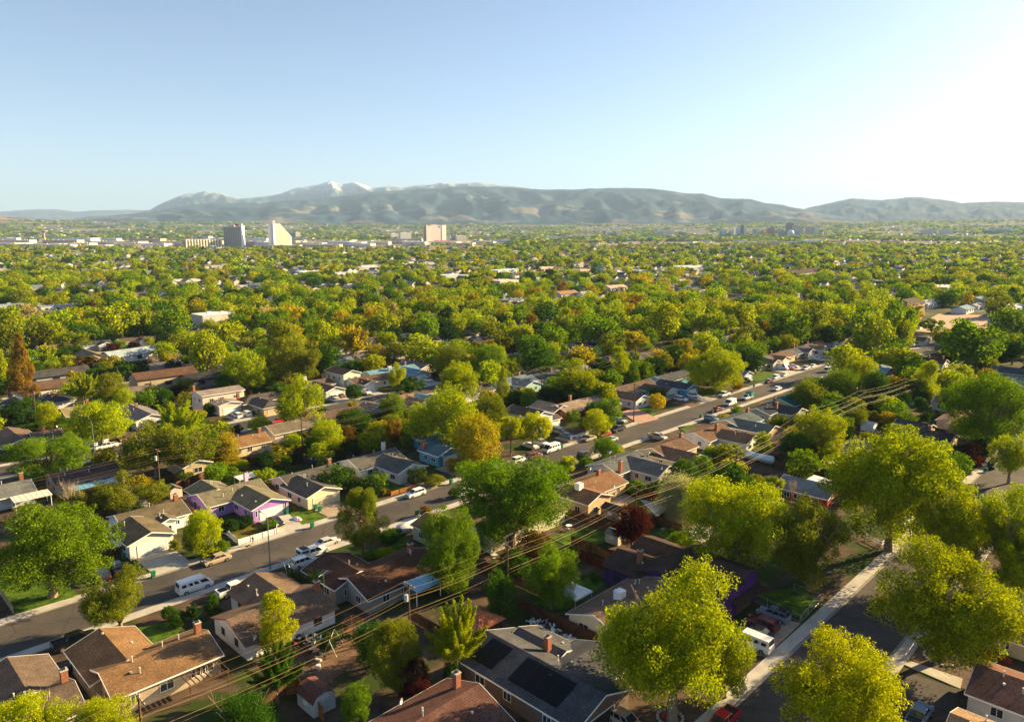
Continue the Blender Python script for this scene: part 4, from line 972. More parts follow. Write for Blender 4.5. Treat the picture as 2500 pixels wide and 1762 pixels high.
def shell(root):
    b=MB().use(paintm((.72,.74,.75))); b.prism([(-.98,1.2),(.98,1.2),(.9,2.15),(-.9,2.15)],-2.85,-1.0,'x'); b.use(M_black); b.box(-2.4,-1.2,-.8,.8,2.16,2.2); b.use(M_cglass); b.box(-2.88,-2.855,-.7,.7,1.4,2.0); b.box(-2.7,-1.3,-.99,-.945,1.45,1.95); b.build('camper_shell',parent=root)
V('pickup',764,1349,'a','white','white pickup with camper shell and roof racks by the brown roof',extra=shell)
def dumpbed(root):
    b=MB().use(paintm((.02,.22,.22)))
    b.box(-2.95,-.9,-1.1,-1.0,1.1,2.5); b.box(-2.95,-.9,1.0,1.1,1.1,2.5); b.box(-2.95,-2.85,-1.0,1.0,1.1,2.5); b.box(-1.0,-.9,-1.0,1.0,1.1,2.6); b.use(M_black); b.box(-2.85,-1.0,-1.0,1.0,1.3,1.9); b.build('dump_bed',parent=root)
V('pickup',1824,970,'-a',(.6,.62,.62),'teal dump truck with white cab on the near side of the street',name='dump_truck',cat='truck',extra=dumpbed)
# covered boat / caravan
def capsule(u,v,L,r,mat,label,name,cat,yaw=HA,z=1.1):
    x,y=P(u,v,z); b=MB().use(mat); n=10; b.tube([(-L/2,0,z*.9),(-L/2+.35,0,z),(L/2-.8,0,z),(L/2,0,z*.85)],[r*.55,r,r,r*.25],12)
    e=empty(name,(x,y,0),yaw,label,cat); b.build('body',parent=e,smooth=True)
    for s in(-1,1): w=MB().use(M_tyre); w.tube([(0,s*r*.75,.35),(0,s*r*.95,.35)],.35,12); w.build('wheel',parent=e)
capsule(1000,1284,6,1.0,plain('boat_cover',(.7,.7,.68),.7),'white covered boat beside the black garage roof','covered_boat','boat')
capsule(1856,1117,8,1.1,plain('tank_metal',(.55,.68,.7),.35,.2),'long pale blue rounded trailer behind the red fence','tank_trailer','trailer',yaw=HB)
# ================= BINS =================
for (u,v,t) in [(302,1358,'green bin beside the white board-fronted garage'),(374,1402,'green bin alone at the kerb below the white driveway'),(770,1238,'left one of two green bins before the cream garage'),(781,1242,'right one of two green bins before the cream garage'),
   (762,1282,'green bin at the kerb left of the pine'),(700,1249,'green bin beside the blue tarpaulin'),(1101,1176,'green bin at the kerb past the square lawn'),(1018,1252,'green bin standing on the near side of the road'),(1371,1090,'green bin beside the white passenger van'),
   (1711,1016,'green bin at the kerb left of the blue-grey suv'),(1739,1004,'green bin behind the blue-grey suv'),(2407,1147,'green bin beside the lone black suv'),(1841,941,'green bin at the far kerb below the dark blue pickup'),
   (609,1009,'green bin next to the white suvs'),(619,1007,'green bin furthest right beside the white suvs'),(621,994,'green bin beside the tan garage'),(2390,1578,'left green bin against the tan wall at right'),(1663,961,'green bin in front of the bright blue house')]:
    x,y=P(u,v,.6); bin_at(x,y,t,yaw=HB+math.pi/2)
x,y=P(2408,1584,.6); bin_at(x,y,'blue-green bin right of the green one at the tan wall',plain('bin_teal',(.01,.10,.12),.5))
x,y=P(169,1635,.6); bin_at(x,y,'dark blue bin between the two brown-roofed corner houses',M_bluebin)
# ================= POLES, WIRES, LAMPS =================
PL1=[(338,1702),(997,1424),(1239,1330),(1553,1190),(1798,1098),(1969,1004),(2106,954),(2215,925),(2345,880)]
TOPS=[]
for i,(u,v) in enumerate(PL1):
    x,y=P(u,v,10.6); s,q=SQ(x,y); TOPS.append((s,q,x,y))
TX=['power pole at the bottom left with orange sunlit shaft','power pole with a transformer behind the dark brown roof house','power pole beside the small green garden tree','power pole rising beside the dark purple plum tree','power pole behind the white house with skylights','bright-topped power pole beside the round green tree','double-armed power pole right of the yellow-green trees','power pole behind the tall leaning tree','distant power pole behind the big spreading tree']
for i,(s,q,x,y) in enumerate(TOPS): power_pole(x,y,TX[i],arms=2 if i in(4,6) else 1,transformer=(i==1))
def arms(p): s,q,x,y=p; return [(x+SA*.17-CA*0+CA*k*-1 if 0 else x+CA*k, y-SA*k, z) for k,z in((-1.1,10.45),(1.1,10.45),(-.35,8.6),(0,8.3),(.35,8.6),(.1,6.6),(.15,6.1))]
WN=['upper left','upper right','middle left','middle','middle right','low telephone','lowest telephone']
pw=['the lower left roofs','the garden plots','the green back lawns','the silvery tree','the round green trees','the shed yard','the leaning tree','the big spreading tree']
start=XY(-25,TOPS[0][1]); P0=(-25,TOPS[0][1],start[0],start[1])
chain=[P0]+TOPS
for i in range(len(chain)-1):
    A,B=arms(chain[i]),arms(chain[i+1])
    for k in range(7): wire(A[k],B[k],(1.2 if k<5 else .8)*math.hypot(A[k][0]-B[k][0],A[k][1]-B[k][1])/55,f"{WN[k]} wire of the power line above {(['the bottom left corner']+pw)[i]}",r=.015 if k!=5 else .026)
PL2=[(81,955),(366,917)]
PLN=[(383,1097),(735,1020),(994,963),(1322,897),(1621,833),(1783,800)]
T2=[P(u,v,10.6) for u,v in PLN]
T2N=['power pole with a white transformer above the pink shed','power pole standing before the pinkish white house','power pole behind the sunlit small conical tree','power pole with lit crossarm left of the dark trees','power pole by the slate-roofed houses in the middle distance','far power pole near the yellow tree']
for (x,y),t in zip(T2,T2N): power_pole(x,y,t,transformer=(t.startswith('power pole with a white')))
T2=[XY(SQ(*T2[0])[0]-60,SQ(*T2[0])[1])]+T2
nm2=['the left yards','the violet house yards','the brown and blue roofs','the teal gable house','the dark trees','the far roofs']
for i in range(len(T2)-1):
    (x0,y0),(x1,y1)=T2[i],T2[i+1]
    for k,z in enumerate((10.45,10.45,8.5,8.2,6.5)):
        o=(-1.0,1.0,-.3,.3,0)[k]; wire((x0+CA*o,y0-SA*o,z),(x1+CA*o,y1-SA*o,z),1.1,f"{WN[k]} wire of the second power line above {nm2[i]}",r=.015)
PL3=[(290/3.5875,955,10.6),(366,917,10.6),(934,845,10.6),(1077,857,10.6),(780/1,835,10.6),(1248/1,770,10.6),(2276,782,10.6),(2072,790,10.6),(230,815,10.6)]
for i,(u,v,z) in enumerate(PL3):
    x,y=P(u,v,z); power_pole(x,y,['power pole by the tall left conifer','power pole in front of the brown house with a dormer','crossarmed pole in the middle distance by the gold willow','lit crossarm pole behind the clipped ball tree','thin pole beside the golden tree','thin pole beyond the rounded trees','power pole beside the sandy lot','thin pole among the far right trees','leaning pole beside the flat-topped tree'][i])
x,y=P(1547,1028); power_pole(x,y,'tall dark pole at the kerb of the red brick driveway',h=P and zat(y,936)); 
x,y=P(660,1390); street_lamp(x,y,'tall steel street lamp over the near kerb left of the garden hoops',HB+math.pi,h=9.6)
x,y=P(232,1115); street_lamp(x,y,'steel street lamp beside the white crew-cab pickup',HB+math.pi,h=9.6)
# guy wire by the purple house
x,y=P(1531,1335); wire((x,y,4.2),(TOPS[3][2],TOPS[3][3],8.5),.2,'golden guy cable rising from the purple house roof to the pole',r=.04)
# ================= GARDENS: lawns, beds, drives =================
slabpx('lawn',[(0,1401),(110,1385),(192,1450),(178,1457),(36,1498),(0,1445)],M_lawn,.16)
slabpx('lawn',[(334,1532),(446,1510),(430,1560),(375,1575)],M_lawn,.06)
slabpx('lawn',[(528,1270),(592,1270),(650,1286),(671,1283),(585,1314),(545,1300)],M_dry,.16)
slabpx('lawn',[(697,1223),(753,1242),(801,1262),(739,1280),(711,1259)],M_lawn,.16)
slabpx('lawn',[(881,1176),(926,1164),(1001,1190),(951,1206)],M_lawn,.12)
slabpx('lawn',[(940,1305),(990,1298),(1000,1325),(955,1340)],M_lawn,.1)
slabpx('lawn',[(1339,1310),(1429,1283),(1507,1306),(1420,1350)],M_lawn,.08)
slabpx('lawn',[(1523,1234),(1560,1217),(1601,1262),(1588,1266)],M_lawn,.08)
slabpx('patio',[(1480,1220),(1530,1205),(1555,1220),(1500,1240)],M_conc2,.09)
slabpx('patio',[(1562,1218),(1600,1225),(1642,1240),(1604,1262)],M_conc,.1)
slabpx('lawn',[(1286,1479),(1437,1409),(1479,1423),(1378,1495),(1348,1512)],M_lawn,.08)
slabpx('lawn',[(1834,1451),(1960,1430),(1996,1470),(1955,1508)],M_lawn,.1)
slabpx('lawn',[(1556,997),(1583,993),(1608,1008),(1580,1018)],M_lawn,.14)
slabpx('lawn',[(1704,950),(1750,942),(1775,952),(1740,966),(1720,968)],M_lawn,.14)
slabpx('lawn',[(1652,1043),(1690,1036),(1698,1040),(1670,1052)],M_lawn,.14)
slabpx('lawn',[(1826,922),(1862,906),(1910,912),(1870,930),(1845,930)],M_lawn,.14)
slabpx('lawn',[(2148,850),(2195,846),(2208,853),(2160,858)],M_lawn,.16)
slabpx('lawn',[(1600,1300),(1640,1285),(1680,1305),(1650,1325)],M_lawn,.09)
slabpx('lawn',[(260,885),(330,880),(345,895),(280,900)],M_lawn,.1)
slabpx('lawn',[(1005,1120),(1030,1110),(1040,1135),(1015,1140)],M_dry,.1) if 0 else None
slabpx('gravel_bed',[(1610,1290),(1690,1262),(1760,1290),(1680,1330)],surf('pale_gravel',(.33,.24,.15),.2,.6,.95,.05,fine=.3,fscale=6),.04)
slabpx('patio',[(1672,1290),(1710,1275),(1760,1300),(1712,1325)],M_conc,.1)
slabpx('soil_yard',[(745,1590),(870,1550),(900,1600),(780,1680)],M_dirt,.03)
slabpx('soil_yard',[(2190,1590),(2260,1555),(2430,1640),(2370,1690)],surf('dark_gravel',(.12,.085,.07),.2,.8,.95,.05,fine=.3,fscale=6),.05)
slabpx('path',[(2205,1620),(2222,1612),(2350,1655),(2345,1680)],M_conc,.12)
slabpx('driveway',[(2215,1640),(2345,1682),(2330,1740),(2180,1690)],M_asph,.06)
slabpx('driveway',[(1862,1500),(1955,1520),(1870,1600),(1780,1580)],M_conc2,.145)
slabpx('sandy_lot',[(2225,806),(2290,766),(2437,770),(2430,795),(2380,812),(2300,816)],surf('sand',(.42,.30,.21),.1,.2,.95,.05,fine=.1,fscale=2),.05)
slabpx('driveway',[(1515,1006),(1550,995),(1608,1022),(1560,1034)],surf('red_pavers',(.40,.24,.18),.15,1,.9,.1,fine=.15,fscale=4),.145)
for (u,v,c) in [(1420,1255,'r'),(1110,1352,'c')]:
    x,y=P(u,v,.1); s,q=SQ(x,y); slab('patio',rect(s-3,s+3,q-2,q+2),M_conc2,.09)
# automatic driveways from garages to the kerb
def drive(s,q,w,sgn=1,mat=None):
    k=min(QS,key=lambda c:abs(c-q-12*sgn)); e=k-sgn*RW
    if abs(e-q)<22: slab('driveway',rect(s-w/2,s+w/2,min(q,e),max(q,e)),mat or random.choice([M_conc,M_conc,M_conc2]),.145)
for (u,v,m) in [(371,1298,M_conc),(663,1216,M_conc),(792,1188,M_conc2),(1007,1132,M_conc2),(1085,1098,M_conc2),(1646,951,M_dirt),(1684,940,M_conc),(1892,880,M_conc),(1913,872,M_conc),(1979,853,M_conc),(2008,848,M_conc),(574,984,M_conc),(668,981,M_conc),(818,944,M_conc),(1025,904,M_conc),(1370,1030,M_conc2)]:
    s,q=SQ(*P(u,v,4.2)); drive(s,q,6.4,1,m)
s,q=SQ(*P(902,931,4)); drive(s,q,4)
# ================= FENCES =================
def FP(label,px,**k): fence([P(u,v,0) for u,v in px],label,**k)
FP('wooden fence between the cream house and the square lawn',[(842,1165),(955,1210)],h=1.3,mat=surf('new_wood',(.30,.14,.04),.25,1.5,.9,.1,fine=.3,fscale=7))
FP('low wooden fence along the kerb of the square lawn',[(955,1210),(1020,1190)],h=1.0,mat=surf('new_wood',(.30,.14,.04),.25,1.5,.9,.1,fine=.3,fscale=7))
FP('short dark picket beside the driveway of the square lawn',[(980,1170),(1020,1190)],h=1.0)
FP('white vinyl fence along the sidewalk of the violet house',[(583,1330),(676,1302),(676,1288)],h=1.15,mat=M_white,name='vinyl_fence')
FP('short white lattice fence left of the walking person',[(545,1301),(560,1310),(583,1330)],h=1.1,mat=M_white,name='vinyl_fence')
FP('plank fence behind the violet house',[(430,1195),(500,1168),(600,1150)])
FP('plank fence between the violet and cream houses',[(634,1187),(672,1205)])
FP('dark plank fence beside the white garage',[(262,1362),(300,1352)],h=1.6)
FP('orange plank fence left of the violet house',[(445,1235),(478,1262)],mat=surf('orange_and_sunlit_wood',(.36,.15,.04),.25,1.5,.9,.1,fine=.3,fscale=7))
FP('long leaning plank fence beside the debris pile',[(1262,1482),(1375,1535),(1455,1572)])
FP('tan plank fence above the debris alley',[(1455,1572),(1490,1560)])
FP('orange-lit plank fence behind the back lawn',[(1412,1358),(1440,1345),(1490,1372)],mat=surf('orange_and_sunlit_wood',(.36,.15,.04),.25,1.5,.9,.1,fine=.3,fscale=7))  # sunlight on these planks is put into their orange colour
FP('red plank fence beside the purple house',[(1418,1365),(1470,1390),(1520,1420)],mat=M_redwood)
FP('plank fence beside the tan house lawn',[(1388,1260),(1510,1305)])
FP('long red fence behind the French-door white house',[(1505,1190),(1560,1210),(1640,1235)],mat=M_redwood,h=2.0)
FP('red fence beside the gravel bed',[(1590,1290),(1660,1245)],mat=M_redwood)
FP('brown fence across the bare yard at right',[(1890,1140),(2020,1165)],h=2.0)
FP('brown fence behind the round green tree',[(1975,1095),(2045,1118)],h=2.0)
FP('red fence around the pale trailer',[(1822,1122),(1885,1135),(1910,1120)],mat=M_redwood)
FP('long sunlit plank fence behind the leaning tree',[(2285,935),(2350,895)],mat=surf('orange_and_sunlit_wood',(.36,.15,.04),.25,1.5,.9,.1,fine=.3,fscale=7))  # warm sunlight painted into the wood colour of this fence
FP('orange corner fence at the bottom beside the barn shed',[(690,1700),(730,1690),(790,1762)],mat=surf('orange_and_sunlit_wood',(.30,.12,.03),.25,1.5,.9,.1,fine=.3,fscale=7),h=2.0)
FP('brown plank fence left of the barn shed',[(560,1762),(640,1735),(700,1700)],h=1.9)
FP('white rail fence beside the right-hand sidewalk',[(2152,1336),(2228,1272)],mat=M_white,rails=True,name='rail_fence')
FP('white rail fence turning in from the sidewalk',[(2115,1318),(2152,1336)],mat=M_white,rails=True,name='rail_fence')
FP('white picket fence along the parked bronze sedan',[(1393,1075),(1456,1052)],h=1.1,mat=M_white,name='picket_fence')
FP('white picket fence by the crew-cab pickup',[(195,1080),(230,1090),(268,1078)],h=1.0,mat=M_white,name='picket_fence')
FP('brown fence behind the cream hip house',[(1060,1020),(1120,1040)])
FP('retaining fence at the bottom left corner',[(0,1450),(34,1500)],h=1.4,mat=surf('tan_block',(.35,.25,.17),.2,2,.9,.1))
FP('low dark red fence beside the tan wall at right',[(2330,1570),(2470,1625)],h=1.0,mat=M_redwood)
# chain-link fence: posts and rails
def chain(px,label):
    pts=[P(u,v,.1) for u,v in px]; e=empty('wire_fence',(*pts[0],0),0,label,'fence','wire fences'); b=MB().use(M_metal); c=b
    for (x0,y0),(x1,y1) in zip(pts,pts[1:]):
        L=math.hypot(x1-x0,y1-y0); n=max(1,int(L/2.5))
        a=pts[0]; b.tube([(x0-a[0],y0-a[1],1.3),(x1-a[0],y1-a[1],1.3)],.02,4); b.tube([(x0-a[0],y0-a[1],.1),(x1-a[0],y1-a[1],.1)],.015,4)
        for i in range(n+1): t=i/n; c.cyl(x0+(x1-x0)*t-a[0],y0+(y1-y0)*t-a[1],0,1.35,.03,6)
        m=int(L/.25)
        for i in range(m): t=i/m; b.tube([(x0+(x1-x0)*t-a[0],y0+(y1-y0)*t-a[1],.1),(x0+(x1-x0)*t-a[0]+.1,y0+(y1-y0)*t-a[1],1.3)],.004,3,False)
    b.build('mesh',parent=e)
chain([(1938,1440),(2002,1468),(1957,1516)],'wire mesh fence around the shaded front lawn'); chain([(2208,1618),(2250,1560)],'wire fence along the right sidewalk')
chain([(1835,1462),(1953,1518)],'wire fence beside the silver-blue off-roader')
# back fences on the lot lines, from the layout of the blocks
def clear(s,q,m=0):
    for (a,b,c,d) in HOUSES:
        if abs(s-a)<c+m and abs(q-b)<d+m: return False
    return True
for q in (-172,-259,-345):
    for i in range(2,22):
        s0=20+i*19.0; x,y=XY(s0+9,q); u,v,z=proj(x,y,0)
        if not(-200<u<2700) or q==-172 and s0>330: continue
        if clear(s0+5,q,1) and clear(s0+14,q,1): fence([XY(s0,q),XY(s0+18.6,q)],uniq('long brown','plank fence',x,y,None),group='back yard fences')
for q0,q1 in ((-184,-173),(-160,-172),(-97,-84),(-70,-82),(-248,-258),(-270,-260)):
    for i in range(1,20):
        s=24+i*19.0; x,y=XY(s,(q0+q1)/2); u,v,z=proj(x,y,0)
        if -100<u<2600 and clear(s,(q0+q1)/2,1.5): fence([XY(s,q0),XY(s,q1)],uniq('short side','plank fence',x,y,None),group='side yard fences')
# ================= SMALL GARDEN THINGS, PERSON, DOG =================
def skin(name,verts,edges,rad,mat,parent,sub=1,root=0):
    me=bpy.data.meshes.new(name); me.from_pydata(verts,edges,[]); me.materials.append(mat); o=bpy.data.objects.new(name,me); link(o,parent)
    sv=me.skin_vertices if len(me.skin_vertices) else None
    m=o.modifiers.new('skin','SKIN')
    if not len(me.skin_vertices):
        bm=bmesh.new(); bm.from_mesh(me); bm.verts.layers.skin.verify(); bm.to_mesh(me); bm.free()
    for i,r in enumerate(rad):
        me.skin_vertices[0].data[i].radius=(r,r) if not isinstance(r,tuple) else r
        me.skin_vertices[0].data[i].use_root=(i==root)
    m.use_smooth_shade=True
    if sub: s=o.modifiers.new('sub','SUBSURF'); s.levels=sub; s.render_levels=sub
    return o
M_skin=plain('skin',(.45,.26,.18),.6); M_shirt=plain('dark_shirt',(.025,.025,.035),.85); M_khaki=plain('khaki_cloth',(.45,.34,.27),.85); M_hair=plain('hair',(.05,.03,.02),.8)
def person(x,y,yaw):
    e=empty('person',(x,y,.14),yaw,'person in dark shirt and light shorts walking a dog along the sidewalk','person')
    v=[(0,0,.95),(0,0,1.12),(0,0,1.32),(.01,0,1.46),(.02,0,1.54),(.04,0,1.60),(.05,0,1.70),(.04,0,1.76), #0-7
       (0,.19,1.43),(-.12,.24,1.18),(-.06,.24,.95),(-.03,.235,.88), (0,-.19,1.43),(.10,-.25,1.18),(.28,-.24,1.04),(.35,-.23,1.0), #8-15
       (0,.09,.90),(.16,.10,.50),(.10,.10,.09),(.25,.11,.03), (0,-.09,.90),(-.12,-.10,.50),(-.34,-.10,.14),(-.24,-.11,.05)] #16-23
    ed=[(0,1),(1,2),(2,3),(3,4),(4,5),(5,6),(6,7),(3,8),(8,9),(9,10),(10,11),(3,12),(12,13),(13,14),(14,15),(0,16),(16,17),(17,18),(18,19),(0,20),(20,21),(21,22),(22,23)]
    r=[.13,.12,.15,.10,.055,.075,.095,.06,.06,.045,.032,.028,.06,.045,.032,.028,.085,.06,.04,.035,.085,.06,.04,.035]
    for base,d in ((11,(.0,0,-1)),(15,(.75,0,-.6))):
        bx,by,bz=v[base]
        for k in range(4):
            o=(k-1.5)*.02; n=len(v); L=(.075,.085,.08,.06)[k]
            v+= [(bx+d[0]*.05,by,bz+d[2]*.05+o*(.9 if base==15 else 0)),(bx+d[0]*(.05+L*.6)+o*.5,by,bz+d[2]*(.05+L*.6)),(bx+d[0]*(.04+L)+o*.5+.01,by-.01,bz+d[2]*(.05+L))]
            ed+=[(base,n),(n,n+1),(n+1,n+2)]; r+=[.010,.009,.007]
        n=len(v); v+=[(bx+.03,by-.01,bz-.02),(bx+.055,by-.02,bz-.05)]; ed+=[(base,n),(n,n+1)]; r+=[.011,.009]
    # nose and ears
    n=len(v); v+=[(.15,0,1.665)]; ed+=[(6,n)]; r+=[.016]
    skin('body',v,ed,r,M_skin,e)
    skin('shirt',[(0,0,.98),(0,0,1.15),(0,0,1.34),(0,0,1.45),(0,.2,1.43),(-.1,.245,1.22),(0,-.2,1.43),(.08,-.25,1.22)],[(0,1),(1,2),(2,3),(3,4),(4,5),(3,6),(6,7)],[.155,.145,.17,.12,.085,.07,.085,.07],M_shirt,e)
    skin('shorts',[(0,0,.98),(0,.09,.88),(.12,.10,.58),(0,-.09,.88),(-.09,-.10,.58)],[(0,1),(1,2),(0,3),(3,4)],[.15,.11,.09,.11,.09],M_khaki,e)
    skin('hair',[(.02,0,1.72),(.0,0,1.77),(.05,0,1.79)],[(0,1),(1,2)],[.105,.08,.06],M_hair,e)
    skin('shoes',[(.08,.1,.03),(.27,.11,.03)],[(0,1)],[.05,.045],M_white,e); skin('shoes',[(-.36,-.1,.10),(-.22,-.11,.05)],[(0,1)],[.05,.045],M_white,e)
x,y=P(618,1329,.14); person(x,y,HA+math.pi)
def dog(x,y,yaw):
    e=empty('dog',(x,y,.14),yaw,'black and white dog walking ahead of its owner on the sidewalk','dog')
    v=[(0,0,.50),(-.22,0,.50),(-.38,0,.50),(-.52,0,.60),(-.62,0,.72),(.20,0,.47),(.32,0,.56),(.40,0,.68),(.48,0,.72),(.60,0,.67),(.44,.05,.80),(.44,-.05,.80),
       (.22,.09,.34),(.25,.09,.18),(.22,.09,.02),(.22,-.09,.34),(.30,-.09,.20),(.34,-.09,.03),(-.36,.09,.36),(-.46,.09,.19),(-.42,.09,.02),(-.36,-.09,.36),(-.38,-.09,.18),(-.30,-.09,.02)]
    ed=[(0,1),(1,2),(2,3),(3,4),(0,5),(5,6),(6,7),(7,8),(8,9),(8,10),(8,11),(5,12),(12,13),(13,14),(5,15),(15,16),(16,17),(2,18),(18,19),(19,20),(2,21),(21,22),(22,23)]
    r=[.125,.11,.11,.04,.03,.14,.09,.075,.08,.04,.025,.025,.055,.032,.03,.055,.032,.03,.065,.032,.03,.065,.032,.03]
    m,t=nt('dog_fur'); tc=t.nodes.new('ShaderNodeTexCoord'); s=t.nodes.new('ShaderNodeSeparateXYZ'); t.links.new(tc.outputs['Object'],s.inputs[0])
    c=mixc(t,mapr(t,s.outputs[2],.30,.36,0,1),(.6,.45,.3),(.015,.013,.012)); out(t,bsdf(t,c,.9).outputs[0])
    skin('body',v,ed,r,m,e)
x,y=P(605,1338,.14); dog(x,y,HA+math.pi+.2)
def simple(name,label,cat,b,u,v,z=0,yaw=HA,group=None,zc=None):
    x,y=P(u,v,z if zc is None else zc); o=b.build(name,loc=(x,y,z),rz=yaw); return tag(o,label,cat,group)
e=empty('canopy_gazebo',(*P(1400,1475,0),0),HA,'white square canopy gazebo on the dark lawn','gazebo'); c=MB().use(plain('canopy_cloth',(.62,.65,.66),.8))
for k in range(4):
    M=Matrix.Rotation(k*math.pi/2,4,'Z'); c.poly([M@Vector(p) for p in((-2.1,-2.1,2.3),(2.1,-2.1,2.3),(.5,-.5,2.9),(-.5,-.5,2.9))]); c.poly([M@Vector(p) for p in((-.65,-.65,3.0),(.65,-.65,3.0),(0,0,3.3))]); c.poly([M@Vector(p) for p in((-2.1,-2.1,2.05),(2.1,-2.1,2.05),(2.1,-2.1,2.3),(-2.1,-2.1,2.3))])
c.build('canopy',parent=e)
for sx in(-1,1):
    for sy in(-1,1): p=MB().use(M_metal); p.cyl(sx*2,sy*2,0,2.25,.05,6); p.build('post',parent=e)
for i in range(5):
    b=MB().use(M_metal); b.tube([(0,1.5*math.cos(t),2.1*math.sin(t)) for t in np.linspace(0,math.pi,11)],.035,5); x,y=P(690+i*9,1398-i*3,0)
    o=b.build('garden_hoop',loc=(x,y,0),rz=HA); tag(o,'thin metal garden hoop in the row of arches beside the street lamp','garden hoop','row of metal garden hoops')
e=empty('playset',(*P(862,1560,0),0),HA+.3,'wooden play tower with ladder, pergola top and blue slide','play set'); b=MB().use(M_wood)
for sx in(-1,1):
    for sy in(-1,1): b.box(sx*1-.06,sx*1+.06,sy*1-.06,sy*1+.06,0,2.9)
b.box(-1,1,-1,1,1.3,1.38)
for i in range(7): b.box(-1.2+i*.4,-1.12+i*.4,-1.3,1.3,2.8,2.9)
b.build('tower',parent=e); s=MB().use(plain('blue_plastic',(.02,.15,.45),.4)); s.tube([(1,0,1.35),(2,0,.6),(2.9,0,.15),(3.3,0,.12)],[.3,.3,.3,.3],6); s.build('slide',parent=e)
l=MB().use(M_wood); 
for i in range(4): l.box(-1.1-.1*i,-1.04-.1*i,-.4,.4,1.2-i*.3,1.26-i*.3)
l.build('ladder',parent=e)
e=empty('swing_frame',(*P(812,1585,0),0),HA+.8,'leaning metal swing frame in the bare back yard','swing'); b=MB().use(M_metal); b.tube([(-1.6,0,2.2),(1.6,0,2.2)],.04,6)
for sx in(-1,1):
    for sy in(-1,1): b.tube([(sx*1.6,0,2.2),(sx*1.9,sy*1.0,0)],.035,6)
b.build('frame',parent=e); s=MB().use(M_black); s.tube([(0,-.3,.5),(0,-.3,2.2)],.01,4); s.tube([(0,.3,.5),(0,.3,2.2)],.01,4); s.box(-.1,.1,-.32,.32,.46,.5); s.build('seat',parent=e)
def dish(u,v,z,label):
    x,y=P(u,v,z); b=MB().use(M_metal); b.tube([(0,0,-.5),(0,0,.1)],.03,5); n=12
    b.v+=[(.12*0,0,.1)]; c=len(b.v)-1; rim=[]
    for k in range(n): t=2*math.pi*k/n; b.v.append((.22,.38*math.cos(t),.12+.38*math.sin(t))); rim.append(len(b.v)-1)
    for k in range(n): b.face((c,rim[k],rim[(k+1)%n]))
    b.tube([(0,0,.1),(.45,0,.15)],.015,4); o=b.build('satellite_dish',loc=(x,y,z),rz=HB+.5); tag(o,label,'satellite dish')
dish(619,1556,3.4,'white satellite dish on the eave of the white-gabled brown house'); dish(976,1712,3.4,'white satellite dish on the maroon roof edge')
dish(1405,1185+3,5,'satellite dish near the eave of the orange-brown roof') if 0 else None
dish(1498,1187,4.2,'satellite dish on the orange-brown roof corner'); dish(1440,1143,5,'satellite dish beside the chimney of the tan house'); dish(1614,1143,4.2,'satellite dish on the slate roof end'); dish(1584,1104,4.2,'satellite dish on the long dark-brown roof'); dish(138,1040,5,'round white dish above the charcoal-fronted house')
def antenna(u,v,z,h,label):
    x,y=P(u,v,z); b=MB().use(M_metal); b.tube([(0,0,-h),(0,0,0)],.03,5); b.tube([(-1.2,0,0),(1.2,0,0)],.02,4)
    for i in range(8): k=-1.1+i*.3; b.tube([(k,-.35-.08*i,0),(k,.35+.08*i,0)],.012,4)
    o=b.build('tv_antenna',loc=(x,y,z),rz=HA+.4); tag(o,label,'tv antenna')
antenna(790,1399,7.5,3.5,'arrow-shaped white tv antenna left of the dark brown roof house'); antenna(1490,1104,8,3,'tv antenna on a mast behind the French-door white house')
def table(u,v,label):
    e=empty('garden_table',(*P(u,v,.7),.08),0,label,'garden table'); b=MB().use(M_light); b.cyl(0,0,.7,.74,.65,16); b.build('table_top',parent=e); l=MB().use(M_metal); l.cyl(0,0,0,.7,.04,8); l.cyl(0,0,0,.04,.3,10); l.build('leg',parent=e)
table(1389,1283,'round pale garden table on the patio behind the cream golden-roofed house'); table(1206,1354,'round white garden table beside the reddish shrubs'); table(664,1099,'round white table behind the orange roof cream house')
def rumple(name,label,cat,mat,u,v,l,w,h,yaw=HA):
    x,y=P(u,v,.2); b=MB().use(mat); n=8
    for i in range(n+1):
        for j in range(n+1): a=i/n;c=j/n; e_=math.sin(math.pi*a)*math.sin(math.pi*c); b.v.append(((a-.5)*l,(c-.5)*w,.16+h*e_**.5+U(-.06,.06)*(1 if e_>.01 else 0)))
    for i in range(n):
        for j in range(n): k=i*(n+1)+j; b.face((k,k+n+1,k+n+2,k+1))
    o=b.build(name,loc=(x,y,0),rz=yaw); tag(o,label,cat)
MTARP=plain('blue_tarpaulin',(.01,.08,.40),.5)
rumple('tarpaulin','blue tarpaulin bundle before the violet house garage','tarpaulin',MTARP,680,1254,3.6,.9,.4); rumple('tarpaulin','blue tarpaulin draped beside the violet house side wall','tarpaulin',MTARP,468,1246,5,1.6,1.2,HB)
rumple('covered_pile','white sheet covering a pile on the cream house verge','tarpaulin',M_white,725,1266,2.4,1.2,.5,HB)
def cone(u,v,label):
    b=MB().use(M_red); b.cyl(0,0,.03,.9,.2,10,.04); b.box(-.24,.24,-.24,.24,0,.03); simple('traffic_cone',label,'traffic cone',b,u,v,.16)
cone(718,1246,'red cone behind the white covered pile'); cone(730,1272,'red cone in front of the white covered pile')
b=MB().use(M_white); b.cyl(0,0,0,.6,.25,12,.3); simple('bucket','white bucket standing on the bare soil yard','bucket',b,778,1632,0)
def scrap(u,v,n,label,l=3):
    b=MB()
    for i in range(n):
        b.use(random.choice([M_wood,M_metal,M_trim,M_black,M_conc])); M=Matrix.Translation((U(-l,l),U(-.8,.8),U(.05,.5)))@Matrix.Rotation(U(0,6),4,'Z')@Matrix.Rotation(U(-.4,.4),4,'X'); s=U(.3,1.4); b.box(-s/2,s/2,-U(.05,.35),.1,0,U(.03,.3),M)
    simple('scrap_pile',label,'scrap pile',b,u,v,0,HB)
